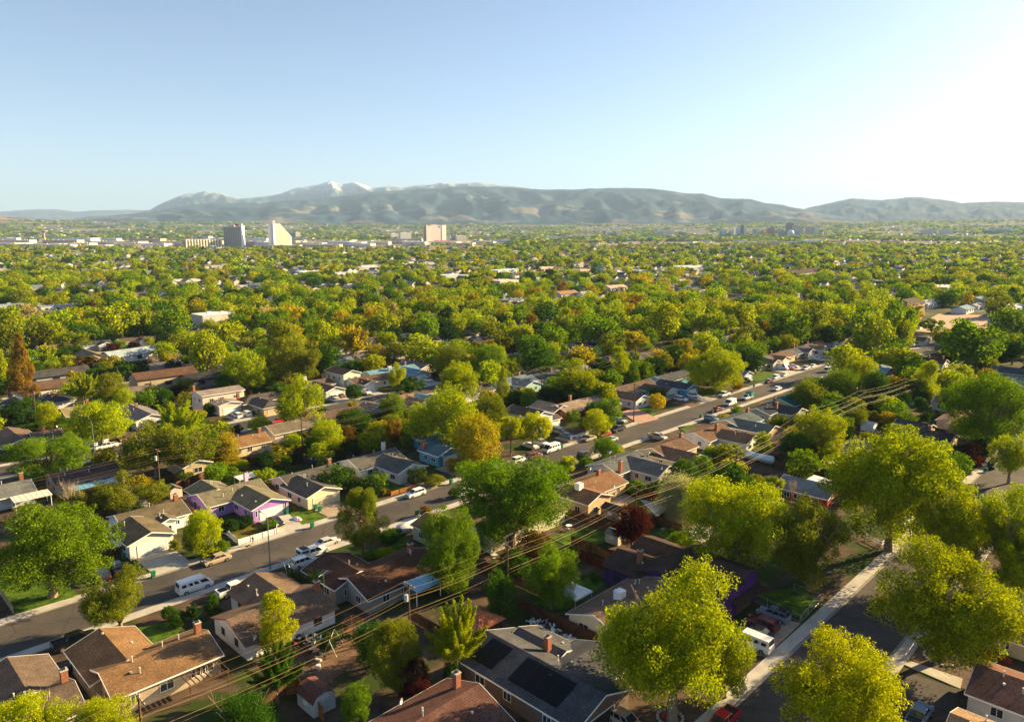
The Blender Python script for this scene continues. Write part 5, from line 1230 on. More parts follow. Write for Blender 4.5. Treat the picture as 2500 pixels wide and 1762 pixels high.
scrap(1325,1530,60,'long pile of scrap beside the leaning plank fence'); scrap(1390,1568,35,'scrap heap beside the brick chimney',2); scrap(735,1560,40,'clutter on the back patio of the white-gabled brown house',3); scrap(1940,975,30,'junk piled by the green roof',1.5) if 0 else None
scrap(775,1600,22,'timber planters in the bare soil yard',2)
def ring(u,v,r,label,cone_=False):
    b=MB().use(M_conc)
    for k in range(18): t=k*math.pi/9; b.box(-.16,.16,-.13,.13,0,.22,Matrix.Rotation(t,4,'Z')@Matrix.Translation((r,0,0)))
    simple('stone_ring',label,'stone ring',b,u,v,.03)
ring(1636,1752,1.5,'stone ring around the trunk of the largest tree'); ring(2296,1606,2.0,'stone ring around the trunk of the right front tree')
cone(1622,1748,'red cone beside the trunk of the largest tree')
M_tile=surf('clay_tile',(.42,.13,.06),.2,1,.8,.2,fine=.4,fscale=4)
e=empty('gazebo',(*P(1170,1545,0),0),HA,'small gazebo with terracotta tiled roof left of the solar-panelled house','gazebo'); b=MB().use(M_tile)
for k in range(4): M=Matrix.Rotation(k*math.pi/2,4,'Z'); b.poly([M@Vector(p) for p in((-2.8,-2.8,2.3),(2.8,-2.8,2.3),(0,0,3.6))])
b.build('roof',parent=e)
for sx in(-1,1):
    for sy in(-1,1): p=MB().use(M_wood); p.cyl(sx*2.3,sy*2.3,0,2.5,.08,6); p.build('post',parent=e)
e=empty('pergola',(*P(498,1640,2.4),0),HA,'dark timber pergola on the back of the golden-mottled roof house','pergola')
b=MB().use(M_wood)
for i in range(9): b.box(-2.4+i*.6,-2.32+i*.6,-1.6,1.6,2.35,2.5)
b.box(-2.6,2.6,-1.6,-1.5,2.2,2.34); b.build('rafters',parent=e)
for sx in(-1,1): p=MB().use(M_wood); p.box(sx*2.4-.06,sx*2.4+.06,-1.6,-1.5,0,2.2); p.build('post',parent=e)
# ================= HAND-PLACED TREES (photo px: crown centre u, top v, base v, crown width) =================
big=['spread','round','upright']
TL="""115 1236 1458 285 spread g|huge green street tree filling the left edge above the lawn
287 1385 1548 152 spread ol|olive tree leaning over the left street beside the golden-mottled roof
70 1690 1850 210 spread yy|bright yellow-green treetop in the bottom left corner
262 1698 1860 185 spread yy|second bright yellow treetop behind the bottom left power pole
670 1443 1592 88 tall yy|slim yellow tree before the white-gabled brown house
1093 1236 1448 160 upright g|bright green egg-shaped tree beside the blue patio cover
882 1190 1362 142 pine ol|open orange-barked pine at the near kerb of the main street
1250 1112 1330 272 spread g|large leafy tree over the street at the centre
1543 1232 1345 92 round pu|dark purple plum tree beside the small dark-roofed shed
1662 1130 1262 150 silver si|silvery drooping tree behind the purple plum
1790 1160 1412 250 spread yg|big green tree left of the olive tree by the right street
1985 1212 1440 190 spread ol|olive tree with bare twigs over the right sidewalk
2185 1032 1345 320 round yg|giant round tree right of the dark red house
2325 1180 1420 180 spread yg|yellow-green tree above the right street, left of its neighbour
2470 1165 1440 190 spread yg|yellow-green tree cut by the right edge above the street
2320 1328 1608 330 spread yg|broad right front tree with a stone ring round its trunk
2078 1562 1850 315 spread yy|bright yellow-green treetop at the bottom right over the street
1650 1382 1756 372 spread yg|largest tree of all, bright crown lit from the right, bottom centre
1775 1525 1705 118 round yg|
965 1502 1690 135 round ol|bushy yellow-olive tree beside the feathery tree
1112 1458 1660 165 spiky yg|feathery upswept tree left of the solar-panelled house
1008 1612 1705 85 round pu|near-black purple tree beneath the bushy yellow-olive tree
912 1522 1625 100 round dg|
868 1670 1768 72 round g|small green tree beside the barn shed
590 1640 1850 210 silver dg|dark blue-green drooping tree at the bottom edge
672 1572 1712 150 spiky dg|dark feathery tree along the wires at the bottom
1345 1332 1486 128 spread g|pale-trunked green tree on the dark back lawn
1255 1345 1412 85 bush dg|
1305 1298 1372 85 bush br|reddish brown shrub by the back lawn
1225 1402 1520 75 round dg|
1320 1325 1345 25 tall yg|
1160 1010 1145 118 round go|golden tree standing in front of the yellow-green grove
1095 945 1105 120 round yg|tallest tree of the yellow-green grove
1030 985 1090 95 round yg|
1190 965 1060 90 upright ol|
1247 1018 1113 72 umbrella yy|left golden maple above the parked cars
1300 1008 1103 95 umbrella yy|right golden maple above the parked cars
1458 1001 1062 68 upright yy|yellow maple inside the white picket fence
1487 972 1040 60 upright g|small green tree in front of the white brick-house garage
1476 1067 1126 62 round g|round green tree by the near kerb with cars around
1670 1122 1190 66 round dg|
1740 1088 1125 45 bush si|pale shrub before the white house with skylights
1105 1395 1430 60 bush dg|
245 982 1085 130 round yg|bright green tree over the crew-cab pickup
430 975 1112 165 spiky yg|wide yellow-green tree left of the orange roof cream house
375 1035 1165 130 spread ol|
455 1040 1160 120 spread ol|
548 1028 1140 85 silver go|thin golden willow beside the orange roof cream house
115 1062 1172 168 round g|broad green tree at the left over the street
172 1160 1262 62 bare bp|pale bare tree in front of the blue patio house
175 1195 1255 60 bush ol|
285 1155 1262 100 spread ol|
248 1185 1258 70 round br|
368 1178 1232 72 round ol|
360 1165 1190 30 bush or|
496 1243 1352 78 round yy|yellow tree between the white and violet houses
470 1285 1350 45 bush ol|
540 1318 1352 38 bush g|
510 1335 1362 60 bush yg|long clipped bush above the tan sedan
425 1318 1345 28 bush ol|
632 1013 1062 50 upright yy|clipped yellow tree at the far street
735 915 1048 112 upright yg|bright green tree in front of the two-storey pink house
795 1028 1112 80 round yg|
770 1062 1120 60 round dg|
865 998 1062 84 round dg|
845 1040 1085 55 bush br|
915 1015 1092 76 silver ol|
962 1026 1075 38 bush or|orange shrub behind the white house with square lawn
992 1038 1080 27 upright dk|
697 1112 1146 26 round g|
723 1080 1130 36 silver dk|
958 960 1035 60 upright g|
1007 922 963 60 ball dg|clipped ball tree beside the far street
970 885 950 44 upright yy|yellow tree in front of the powder-blue house
864 938 977 38 bush dg|
978 940 955 30 bush dg|
700 785 935 112 tall ol|tall two-lobed olive tree left of centre
745 850 945 70 spread ol|
790 783 885 76 tall yg|
862 788 888 88 spiky go|golden willow in the middle distance
880 768 830 62 round yg|
1025 816 890 84 round yg|
1010 798 852 38 upright dk|
945 810 862 46 round yg|
1098 840 925 78 round ol|
1122 882 1000 88 round yg|pale-leaved tree above the yellow-green grove
1190 842 928 80 round g|
1228 895 985 46 conifer yg|sunlit small conical tree beside the teal gable house
1290 950 1000 42 round g|
1262 915 940 20 bush dg|
713 745 805 75 round go|
600 855 955 108 round yg|
505 808 910 75 round yg|
558 788 855 90 spread yg|
555 750 800 42 bare pk|
520 752 800 30 bare pk|
273 742 830 100 spread yg|
350 745 815 52 round ol|
415 755 830 85 round g|
230 752 805 45 round yg|
50 815 985 86 conifer or|huge orange-brown conifer at the left edge
5 850 960 40 conifer yg|
112 843 895 60 spiky yg|
178 810 872 76 umbrella ol|flat-topped tree in front of the concrete yard
272 838 870 35 round pu|
328 832 862 30 round pu|
435 942 972 46 round pu|
213 872 915 76 bush br|
300 882 928 72 ball dg|very wide dark clipped tree by the left side road
200 905 995 86 spiky yg|
272 912 1000 72 round ol|
302 950 1010 50 round yg|
126 878 918 42 upright yg|
120 982 1058 54 upright yy|
150 1015 1060 30 upright dg|
60 972 1030 70 bush dg|
72 1035 1050 60 bush dg|
20 748 835 62 round yg|
62 742 800 55 round pk|
130 785 855 60 round yg|
85 780 860 78 spread ol|
25 790 880 60 round ol|
378 862 908 34 bare bp|
430 860 908 42 bare bp|pale bare tree before the open side road
357 952 992 38 bush dg|
402 950 992 40 round dg|
510 982 1012 26 round dg|
1353 800 872 64 round g|round green tree behind the roofs at centre right
1402 802 848 34 upright g|
1460 768 855 112 spread g|
1545 770 835 76 round yg|
1545 808 862 74 spread go|
1580 800 850 50 round g|
1418 828 902 98 silver go|
1405 880 985 98 spread yg|bright yellow-green tree over the dark conifers
1410 925 985 130 round dk|very dark spreading tree beneath the bright one
1460 935 975 50 silver dk|
1512 845 930 48 tall yg|
1548 882 940 44 conifer g|
1552 855 905 28 spiky yg|
1311 828 895 32 conifer dk|
1343 845 892 44 round g|
1210 842 918 55 round yg|
1283 768 858 62 silver yg|
1240 780 840 50 round yg|
1372 768 832 50 round ol|
1749 846 960 138 round yg|big round tree on the lawn of the main street
1722 812 880 70 round yg|
1800 910 955 30 bush or|
1622 738 838 80 round yg|
1672 775 835 54 silver dg|
1790 738 818 96 spread yg|
1548 732 785 56 conifer or|
1500 750 810 60 round yg|
1580 735 800 60 round yg|
1770 830 870 36 round dk|
1820 800 865 60 silver yg|
1832 798 855 70 round ol|
1852 738 790 62 round yg|
1860 770 818 44 round g|
1932 753 845 84 round g|
1900 740 800 60 round yg|
1978 733 835 84 upright ol|
2040 742 800 82 round yg|
2030 795 850 60 round dk|
2043 778 812 30 round dk|
2105 770 862 72 silver yg|
2145 772 868 66 round yg|
2195 732 850 74 round g|
2200 780 856 62 upright yg|leafy tree with visible trunk on the lawn at the bend
2230 740 800 60 spiky pk|
2277 778 812 50 ball g|clipped ball tree beside the sandy lot
2300 800 840 50 round ol|
2372 783 912 152 spread g|big spreading tree with a single dark trunk right of the bend
2467 752 835 88 round g|
2440 720 775 60 round ol|
2475 830 890 60 spread dg|
2430 850 890 60 round dk|
2067 843 925 88 round yg|
1975 905 1000 105 silver ol|tangled olive tree on the near side of the street
2058 903 985 92 round g|
2100 870 960 80 round yg|
2190 850 915 100 umbrella yg|
2145 848 868 20 conifer ol|
2258 882 985 66 tall yg|tall leaning tree at the right, lit on top
2240 930 985 60 round dg|
2140 905 985 62 round dg|
2180 945 1000 80 round dk|
2080 970 1010 60 round go|
2010 1001 1115 98 round yg|round green tree beside the bright-topped power pole
1940 1058 1130 66 round dg|
1905 1010 1060 60 spiky ol|
1890 1165 1200 50 bush g|
1845 1160 1200 50 bush ol|
2070 1020 1055 30 upright dg|
2095 1000 1045 44 round ol|
2120 1003 1030 18 bush ol|
2135 1002 1028 18 bush ol|
2270 998 1022 28 bush ol|
2293 1006 1022 20 bush ol|
2015 1145 1165 20 conifer dk|
2088 1083 1105 22 bush dg|
2420 903 1105 190 round g|large green tree right of the black roof house
2345 1000 1062 60 silver si|grey half-bare tree left of the large green tree
2320 945 1010 50 round g|
2370 1083 1145 58 bush pu|dark purple shrub beside the lone black suv
2330 1085 1120 24 upright dg|
2390 1250 1330 120 spread yg|
2470 1060 1180 90 spread yg|
1965 1300 1420 80 spread ol|
1700 1375 1425 60 round dg|
1935 1165 1230 36 bare pk|
1905 1170 1215 26 bush yg|
2490 1330 1480 120 spread yg|
1100 1615 1680 40 bush dk|
1215 1368 1440 48 silver dg|
800 1545 1590 40 bush dk|
720 1380 1440 60 silver dk|
770 1375 1450 80 silver dk|dark unkempt tree beneath the arrow-shaped antenna
680 1410 1450 50 bush dg|
430 1490 1530 40 bush dg|
470 1475 1520 50 spiky dg|
520 1450 1500 40 bush dg|
410 1480 1512 30 bush dg|
560 1268 1300 40 bush dk|
600 1258 1285 40 bush dk|
645 1280 1292 20 spiky yg|
660 1268 1292 30 bush g|
950 1290 1320 60 bush dg|
990 1340 1372 50 bush or|
940 1340 1360 50 bush yg|
910 1345 1360 40 bush g|
830 1250 1262 14 bush g|
915 1208 1225 14 bush g|
935 1190 1212 24 spiky go|
1040 1235 1260 30 bush or|
1650 1315 1340 34 bush dk|
1675 1300 1318 22 bush dk|
1640 1290 1306 16 bush dg|
1665 1300 1345 60 round g|small green shrub tree on the round lawn
1590 1275 1290 14 bush dg|
1510 1400 1425 24 bush dg|
1450 1395 1420 20 bush g|
2010 1280 1330 60 spread g|
340 1225 1255 34 bush dk|
585 1125 1150 44 round yg|
565 1140 1165 30 bush g|
440 1150 1172 24 bush g|
462 1152 1170 30 bush g|
615 1150 1180 50 spiky yg|
650 1120 1160 30 bush dk|
1060 1160 1185 50 round ol|
1120 1120 1150 60 bush go|
1110 1190 1215 30 bush dg|
1560 1125 1140 30 bush dk|
1770 1040 1060 30 bush g|
1925 985 1015 30 silver si|
1950 1010 1060 40 round ol|"""
for l in TL.split('\n'):
    a,lab=l.split('|'); a=a.split(); u,vt,vb,wp=map(float,a[:4])
    if not lab: lab=None
    else:
        USED[lab]=1
    o=T(u,vt,vb,wp,a[4],a[5],lab)
    if lab and len(lab.split())<=7: LM.append((lab,o.location.x,o.location.y))
NHAND=NT[0]

def chair(u,v,c,label):
    x,y=P(u,v,.4); e=empty('garden_chair',(x,y,0),U(0,6),label,'chair','chairs on the cluttered patio'); m=plain('chair_plastic',c)
    b=MB().use(m); b.box(-.25,.25,-.25,.25,.40,.45); b.build('seat',parent=e); b=MB().use(m); b.box(-.27,-.22,-.25,.25,.45,.9); b.build('backrest',parent=e)
    for sx in(-1,1):
        for sy in(-1,1): b=MB().use(m); b.box(sx*.22-.02,sx*.22+.02,sy*.22-.02,sy*.22+.02,0,.4); b.build('leg',parent=e)
for i,(u,v) in enumerate([(715,1545),(730,1552),(745,1540),(752,1562),(768,1548),(780,1556),(722,1570),(1180,1362),(1198,1348),(1378,1290),(1397,1290)]):
    chair(u,v,[(.6,.6,.6),(.05,.12,.3),(.3,.05,.04),(.1,.1,.1)][i%4],uniq(['pale grey','dark blue','dark red','black'][i%4],'garden chair',*P(u,v,0),None))
for (u,v) in [(300,1440),(860,1270),(1560,1055)]:
    x,y=P(u,v,.02); b=MB().use(plain('iron',(.05,.045,.04),.7,.4)); b.cyl(0,0,0,.012,.38,16); o=b.build('manhole_cover',loc=(x,y,.022)); tag(o,uniq('round iron','manhole cover',x,y,None),'manhole cover','manhole covers in the road')
# ================= FAR BUILDINGS =================
def far(u0,u1,vt,d,depth,wall,label,name='tower_block',cat='building',bands=0,phi=.35,bandc=(.12,.13,.15),group=None,extra=None,vb=None,side=None):
    um=(u0+u1)/2; az=math.atan2((um-1250)/F,CT); x=d*math.tan(az); y=d; r=math.hypot(x,y); z0=terr(r)
    zc=proj(x,y,z0)[2]; w=(u1-u0)/F*zc; zt=zat(y,vt); h=max(zt-z0,4)
    e=empty(name,(x,y,z0),-az-phi,label,cat,group)     # local x = across, -y = towards camera
    w/=math.cos(phi)
    b=MB().use(wallm(wall)); b.box(-w/2,w/2,0,depth,-2,h); b.box(-w*.2,w*.1,depth*.3,depth*.6,h,h+h*.04+1)
    b.build('wall',parent=e)
    mb=plain('band_glass',bandc,.4)
    for i in range(bands):
        g=MB().use(mb); z=h*(.06+.9*i/bands); g.box(-w/2+w*.03,w/2-w*.03,-.35,-.1,z,z+h*.9/bands*.5)
        if side: g.box(w/2+.1,w/2+.35,depth*.05,depth*.95,z,z+h*.9/bands*.5)
        g.build('window_band',parent=e)
    LM.append((label,x,y)) if len(label.split())<=5 else None
    if extra: extra(e,w,h,depth)
    USED[label]=1
    return e
def nug1(e,w,h,dp):
    b=MB().use(M_white); b.box(w/2,w/2+4,-1,dp+1,-1,h+3); b.box(w/2-6,w/2+4.5,-1.2,4,h,h+9); b.build('lit_side_and_shaft',parent=e)  # white slab: sunlight on the right side put into colour; rooftop block above
    s=MB().use(plain('red_sign',(.5,.01,.02),.5)); s.box(w/2-17,w/2-6.1,1,2,h+2,h+8); s.build('roof_sign',parent=e)
    c=MB().use(wallm((.62,.61,.58)))
    for i in range(11): x=-w/2+i*w/10; c.box(x-.5,x+.5,-.6,-.36,0,h)
    c.build('columns',parent=e)
far(567,607,553,2400,24,(.50,.47,.44),'grey hotel tower with red roof sign',bands=24,phi=.3,bandc=(.06,.07,.08),extra=nug1,group='casino hotel towers')
def nug2(u0,u1,d,label):
    um=(u0+u1)/2; az=math.atan2((um-1250)/F,CT); x=d*math.tan(az); y=d; z0=terr(math.hypot(x,y)); zc=proj(x,y,z0)[2]; k=zc/F/math.cos(.62)
    e=empty('tower_block',(x,y,z0),-az+.62,label,'building','casino hotel towers')
    Z=lambda v: zat(y,v)-z0
    X=lambda u:(u-um)*k
    b=MB().use(wallm((.62,.58,.52))); b.prism([(X(689),-2),(X(727),-2),(X(727),Z(580)),(X(698),Z(547)),(X(689),Z(547))],0,14,'y'); b.build('wall',parent=e)
    s=MB().use(M_white); s.box(X(678),X(684),3,13,-2,Z(548)); s.box(X(684),X(689),-2,14,-2,Z(540)); s.build('lit_side_and_shaft',parent=e)
    t=MB().use(plain('red_sign',(.5,.01,.02),.5)); t.box(X(685),X(688),-2.4,-2.05,Z(545),Z(542)); t.build('roof_sign',parent=e)
    m=plain('sunlit_gold_band',(.50,.42,.30),.35,.3)  # gold of the sunlit front put into the band colour
    for i in range(20):
        v=597-i*2.3; xr=727 if v>580 else 698+(v-547)/(580-547)*29
        g=MB().use(m); g.box(X(691),X(xr-2.5),-.5,-.12,Z(v),Z(v-1.1)); g.build('window_band',parent=e)
    f=MB().use(M_white); f.prism([(X(698),Z(547)),(X(727),Z(580)),(X(727),Z(578)),(X(698.5),Z(545))],-.8,14.5,'y'); f.build('slanted_edge',parent=e)
    LM.append((label,x,y)); USED[label]=1
nug2(672,727,2450,'white slant-topped hotel tower')
def gsr(e,w,h,dp):
    for (a,b_,c,hh) in((-.5,-.30,(.62,.56,.5),.93),(-.30,.28,(.62,.52,.49),1.0),(.28,.5,(.72,.70,.66),1.02)):
        m=MB().use(wallm(c)); m.box(w*a,w*b_,-3 if a!=-.30 else -1.5,dp,-2,h*hh); m.build('wing',parent=e)
    r=MB().use(plain('red_base',(.35,.03,.03))); r.box(-w*.1,w*.6,-25,-4,-1,h*.06); r.build('podium',parent=e)
    s=MB().use(plain('blue_sign',(.08,.10,.5))); s.box(w*.1,w*.2,-1.9,-1.6,h*.85,h*.95); s.build('wall_sign',parent=e)
far(1046,1094,550,3600,18,(.5,.42,.40),'wide pink and white hotel tower',bands=0,phi=-.6,extra=gsr,group='casino hotel towers')
def apt(e,w,h,dp):
    for i in range(13):
        m=MB().use(wallm((.62,.55,.42) if i%2 else (.66,.62,.55))); x=-w/2+w*(i+.5)/13; m.box(x-w*.018,x+w*.018,-2.2,-.05,-1,h*(1.02+.04*(i%3))); m.build('bay',parent=e)
far(476,560,586,2330,18,(.40,.34,.22),'long cream apartment block with bays',bands=8,phi=-.45,bandc=(.2,.15,.06),extra=apt)
far(640,680,601,2200,18,(.5,.42,.34),'low striped block between the two casino towers',bands=5,bandc=(.15,.15,.17),phi=.1)
for (u0,u1,vt,c,l) in [(1743,1750,564,(.30,.34,.36),'small blue-grey block left of downtown'),(1750,1758,559,(.5,.5,.46),'pale block with dark roof at downtown left'),(1763,1773,564,(.45,.38,.34),'pinkish block at downtown left'),(1770,1775,559,(.6,.57,.5),'slim white block at downtown left'),
   (1780,1785,555,(.6,.58,.55),'slim pale tower left of the dark one'),(1785,1793,557,(.42,.42,.44),'grey tower beside the dark slim tower'),(1793,1798,550.5,(.10,.11,.13),'tallest dark slim downtown tower'),(1800,1805,553,(.65,.64,.6),'white slim tower right of the dark one'),(1803,1811,567,(.5,.42,.33),'low tan block below the white slim tower'),
   (1820,1827,560,(.28,.28,.29),'dark-fronted block in mid downtown'),(1828,1836,559,(.5,.45,.38),'tan tower in mid downtown'),(1856,1873,556.5,(.36,.15,.10),'reddish brown tower in mid downtown'),(1830,1851,568,(.25,.25,.26),'low grey block before the reddish tower'),(1852,1858,566,(.55,.40,.33),'pink slab before the reddish tower'),
   (1875,1900,564,(.30,.32,.34),'long low grey block left of the dome'),(1901,1916,544,(.13,.15,.15),'dark green curved-looking tower behind the dome'),(1914,1934,551,(.36,.30,.26),'broad tan tower right of the dome'),(1920,1931,564,(.25,.30,.42),'bluish block right of the dome'),(1936,1945,566,(.55,.48,.4),'small tan block near the dome'),
   (1945,1966,553.5,(.42,.34,.30),'striped tower at the right of downtown'),(1967,1976,554,(.62,.56,.48),'pale tower at the right end of downtown'),(1990,2012,566,(.5,.45,.42),'low pale blocks right of downtown'),
   (1475,1482,564,(.6,.56,.5),'pale block left of the paired far towers'),(1482,1500,568,(.25,.27,.30),'grey slab of the paired far towers'),(1500,1509,564,(.5,.46,.44),'right block of the paired far towers'),(1592,1609,564,(.42,.44,.46),'grey tower pair left of downtown'),(1612,1632,563,(.52,.46,.42),'tan tower pair left of downtown'),(1646,1660,566,(.12,.15,.17),'dark glass block left of downtown'),
   (963,980,570,(.5,.45,.42),'long low hotel left of the pink tower'),(985,1011,568,(.42,.42,.42),'grey low hotel left of the pink tower'),(717,727,562,(.10,.12,.18),'dark blue block behind the slant-topped tower'),(729,737,569,(.22,.25,.3),'grey block behind the slant-topped tower'),(737,748,567,(.48,.4,.33),'tan stepped block behind the slant-topped tower'),
   (2384,2428,558,(.35,.42,.5),'long bluish hospital block far right'),(1108,1118,574,(.3,.32,.34),'grey block right of the pink tower'),(1118,1142,575,(.6,.52,.42),'tan low block right of the pink tower'),(2222,2252,561,(.5,.42,.4),'far campus block at right'),(2262,2292,561,(.48,.44,.45),'second far campus block at right')]:
    d=5100 if u0>1400 else (3900 if 900<u0 else 4200)
    c=tuple(min(.75,x*1.35) for x in c)
    far(u0,u1,vt,d,18,c,l,bands=6,phi=random.choice([-.6,-.5,-.4]),bandc=tuple(x*.8 for x in c),group='downtown towers')
# dome
az=math.atan2((1910-1250)/F,CT); x,y=5050*math.tan(az),5050; z0=terr(math.hypot(x,y)); r=8.5/F*proj(x,y,z0)[2]; b=MB().use(plain('dome_white',(.6,.66,.7),.4))
for i in range(8):
    for k in range(20):
        t0,t1=[(-.5+ (j)/8*1.0)*math.pi for j in(i,i+1)]; p0,p1=2*math.pi*k/20,2*math.pi*(k+1)/20
        pt=lambda t,p:(r*math.cos(t)*math.cos(p),r*math.cos(t)*math.sin(p),r*math.sin(t))
        b.poly([pt(t0,p0),pt(t0,p1),pt(t1,p1),pt(t1,p0)])
o=b.build('dome_building',loc=(x,y,z0+r*.8)); tag(o,'white spherical dome in the middle of downtown','dome')
# control tower
az=math.atan2((140-1250)/F,CT); x,y=3300*math.tan(az),3300; e=empty('control_tower',(x,y,terr(math.hypot(x,y))),0,'pinkish airport control tower on the left plain','control tower')
b=MB().use(wallm((.45,.32,.27))); b.cyl(0,0,0,38,4.5,10); b.build('shaft',parent=e); b=MB().use(M_glass); b.cyl(0,0,38,44,6,10,7.5); b.build('cab',parent=e); b=MB().use(wallm((.4,.2,.15))); b.cyl(0,0,44,46,7.6,10); b.build('roof',parent=e)
# low warehouses, schools, shops beyond the trees
def low(u,d,wpx,h,dp,c,name='warehouse',adj='pale',rf=None,label=None,yaw=None):
    az=math.atan2((u-1250)/F,CT); x=d*math.tan(az); y=d; z0=terr(math.hypot(x,y)); w=wpx/F*proj(x,y,z0)[2]
    label=label or uniq(adj,'flat-roofed warehouse',x,y,None)
    e=empty(name,(x,y,z0),-az*.3-U(.05,.3) if yaw is None else yaw,label,'building','low commercial buildings beyond the trees')
    b=MB().use(wallm(c)); b.box(-w/2,w/2,0,dp,-2,h); b.build('wall',parent=e)
    r=MB().use(plain('flat_roof',rf or (.62,.58,.54),.9)); r.box(-w/2-.3,w/2+.3,-.3,dp+.3,h,h+.8); 
    for i in range(3): X=U(-w*.4,w*.4); r.box(X-2,X+2,dp*.3,dp*.3+4,h+.8,h+2.4)
    r.build('roof',parent=e)
    if d<2600 or wpx>25:
        n=min(8,max(2,int(w/12)))
        for i in range(n): g=MB().use(M_cglass); X=-w/2+w*(i+.5)/n; g.box(X-w/n*.3,X+w/n*.3,-.15,.02,1.2,3.2); g.build('window',parent=e)
AJ={(.66,.60,.54):'cream',(.62,.48,.40):'pinkish',(.55,.55,.55):'grey',(.7,.7,.7):'white',(.45,.33,.25):'tan'}
random.seed(21)
for (u,d,wp) in [(20,2500,90),(110,2350,130),(200,2420,60),(245,2300,60),(60,2750,100),(170,2900,80),(330,2500,70),(400,2450,60),(300,2750,90),(430,2700,70),(520,2900,60),(25,3200,70),(95,3500,60),(210,3300,90),(280,3500,50),(380,3200,70),(450,3400,60),(620,2650,60),(660,2600,40),(710,2350,50),(760,2600,50),(800,2400,60),(850,2600,70),(830,3000,50),(890,2500,40),(930,2900,60),(980,3000,40),(1020,2700,50),(1080,3000,60),(1130,2700,40),(700,3100,50),(640,3400,50),(560,3500,60),(1180,3100,50),(1240,3300,60),(1300,3200,40),(1400,3300,60),(1480,3500,70),(1550,3600,50),(1650,3500,60),(1700,3800,60),(1790,3000,30),(1840,2900,40),(1880,2800,50),(1920,2700,30),(1960,2800,30),(2010,2900,40),(2080,2800,50),(2150,2900,30),(2250,3600,60),(2340,3300,30),(2400,3500,40),(2470,3400,40),(2200,4200,50),(2100,4200,40),(1850,3800,60),(1600,4200,60),(1350,4200,50),(1000,3600,50),(750,3800,50),(350,4200,60),(150,4300,60),(50,4500,60),(500,4300,50)]:
    c=random.choice(list(AJ)); low(u+U(-6,6),d,wp*U(1.0,1.6),U(8,13) if d<2600 else U(9,16),U(30,70),c,adj=AJ[c])
low(160,2250,80,11,40,(.6,.56,.5),label='long cream warehouse nearest the tree belt at left'); low(1797,2450,34,9,25,(.6,.36,.2),label='orange-lit low building behind the tree belt')
# mid-distance buildings
MIDP=[]; GL=[]
def mid(u,v,w,l,h,c,rf,label,yaw=None,name='commercial_building',gable=False,LMp=None):
    x,y=P(u,v,h*.6); e=empty(name,(x,y,0),HA if yaw is None else yaw,label,'building'); USED[label]=1
    b=MB().use(wallm(c))
    if gable: b.prism([(-w/2,-1),(w/2,-1),(w/2,h),(0,h+w*.2),(-w/2,h)],-l/2,l/2)
    else: b.box(-l/2,l/2,-w/2,w/2,-1,h)
    b.build('wall',parent=e); r=MB().use(roofm(rf) if gable else plain('flat_roof',rf,.9))
    if gable: k=w/2+.6; T_=[(-k,h-.1),(0,h+w*.2+.15),(k,h-.1)]; r.prism((T_+[(a,b_-.25) for a,b_ in T_[::-1]])[::-1],-l/2-.5,l/2+.5)
    else:
        r.box(-l/2-.2,l/2+.2,-w/2-.2,w/2+.2,h,h+.35); r.box(-l*.2,-l*.2+2.5,-1,1,h+.35,h+1.6); r.box(l*.2,l*.2+2,-1.5,.5,h+.35,h+1.3)
    r.build('roof',parent=e)
    for i in range(max(2,int(l/7))):
        g=MB().use(M_glass); X=-l/2+l*(i+.5)/max(2,int(l/7)); g.box(X-1.2,X+1.2,-w/2-.05,-w/2+.05,1.2,2.8); g.build('window',parent=e)
    for k in(-.35,-.1,.15,.4): MIDP.append(proj(x+SA*l*k,y+CA*l*k,h*.75)+(y,))
    s,q=SQ(x,y); HOUSES.append((s,q,l/2+3,w/2+3)); LM.append((LMp or ' '.join(label.split()[:4]),x,y))
mid(522,782,16,20,10,(.55,.50,.46),(.75,.73,.7),'tall white windowless hall behind the left trees',LMp='tall white windowless hall')
mid(470,797,9,14,4,(.4,.4,.42),(.1,.1,.1),'low dark-roofed wing beside the white hall',gable=True,LMp='low dark-roofed wing')
mid(1235,662,28,60,6,(.7,.7,.7),(.5,.6,.66),'long white and blue warehouse in the tree belt',LMp='long white and blue warehouse')
mid(1110,675,30,55,6,(.5,.5,.5),(.52,.55,.56),'grey flat-roofed school among the trees',LMp='grey flat-roofed school')
mid(1225,690,25,30,7,(.62,.55,.48),(.6,.55,.48),'cream flat-roofed hall below the long warehouse',LMp='cream flat-roofed hall')
mid(1330,655,20,40,5,(.62,.5,.42),(.55,.45,.38),'pinkish store row in the tree belt',LMp='pinkish store row')
mid(1420,662,16,26,6,(.6,.48,.42),(.5,.4,.36),'pink block beside the yellow trees',LMp='pink block')
mid(1680,652,30,90,5,(.7,.7,.7),(.68,.72,.76),'very long white-roofed building right of centre',LMp='very long white-roofed building')
mid(1960,668,22,95,6,(.45,.47,.50),(.10,.075,.07),'long brown-roofed complex with white gables',gable=True,LMp='long brown-roofed complex')
mid(2260,750-8,14,40,4,(.55,.55,.55),(.5,.5,.5),'low white shops at right in middle distance',LMp='low white shops')
mid(2215,748,16,30,7,(.3,.24,.2),(.12,.09,.08),'dark brown church-like hall at right',gable=True,LMp='dark brown hall')
mid(2480,757,20,50,6,(.6,.48,.42),(.68,.66,.62),'pinkish flat-roofed store at the right edge',LMp='pinkish flat-roofed store')
mid(755,664,14,40,4,(.7,.7,.68),(.6,.66,.7),'white motel row with blue steeple roof',LMp='white motel row')
mid(730,662,8,8,5,(.6,.6,.6),(.08,.3,.5),'small blue-steepled pavilion beside the motel row',gable=True,LMp='blue-steepled pavilion')
mid(840,668,14,40,4,(.66,.6,.55),(.55,.58,.6),'second pale motel row among the trees',LMp='second motel row')
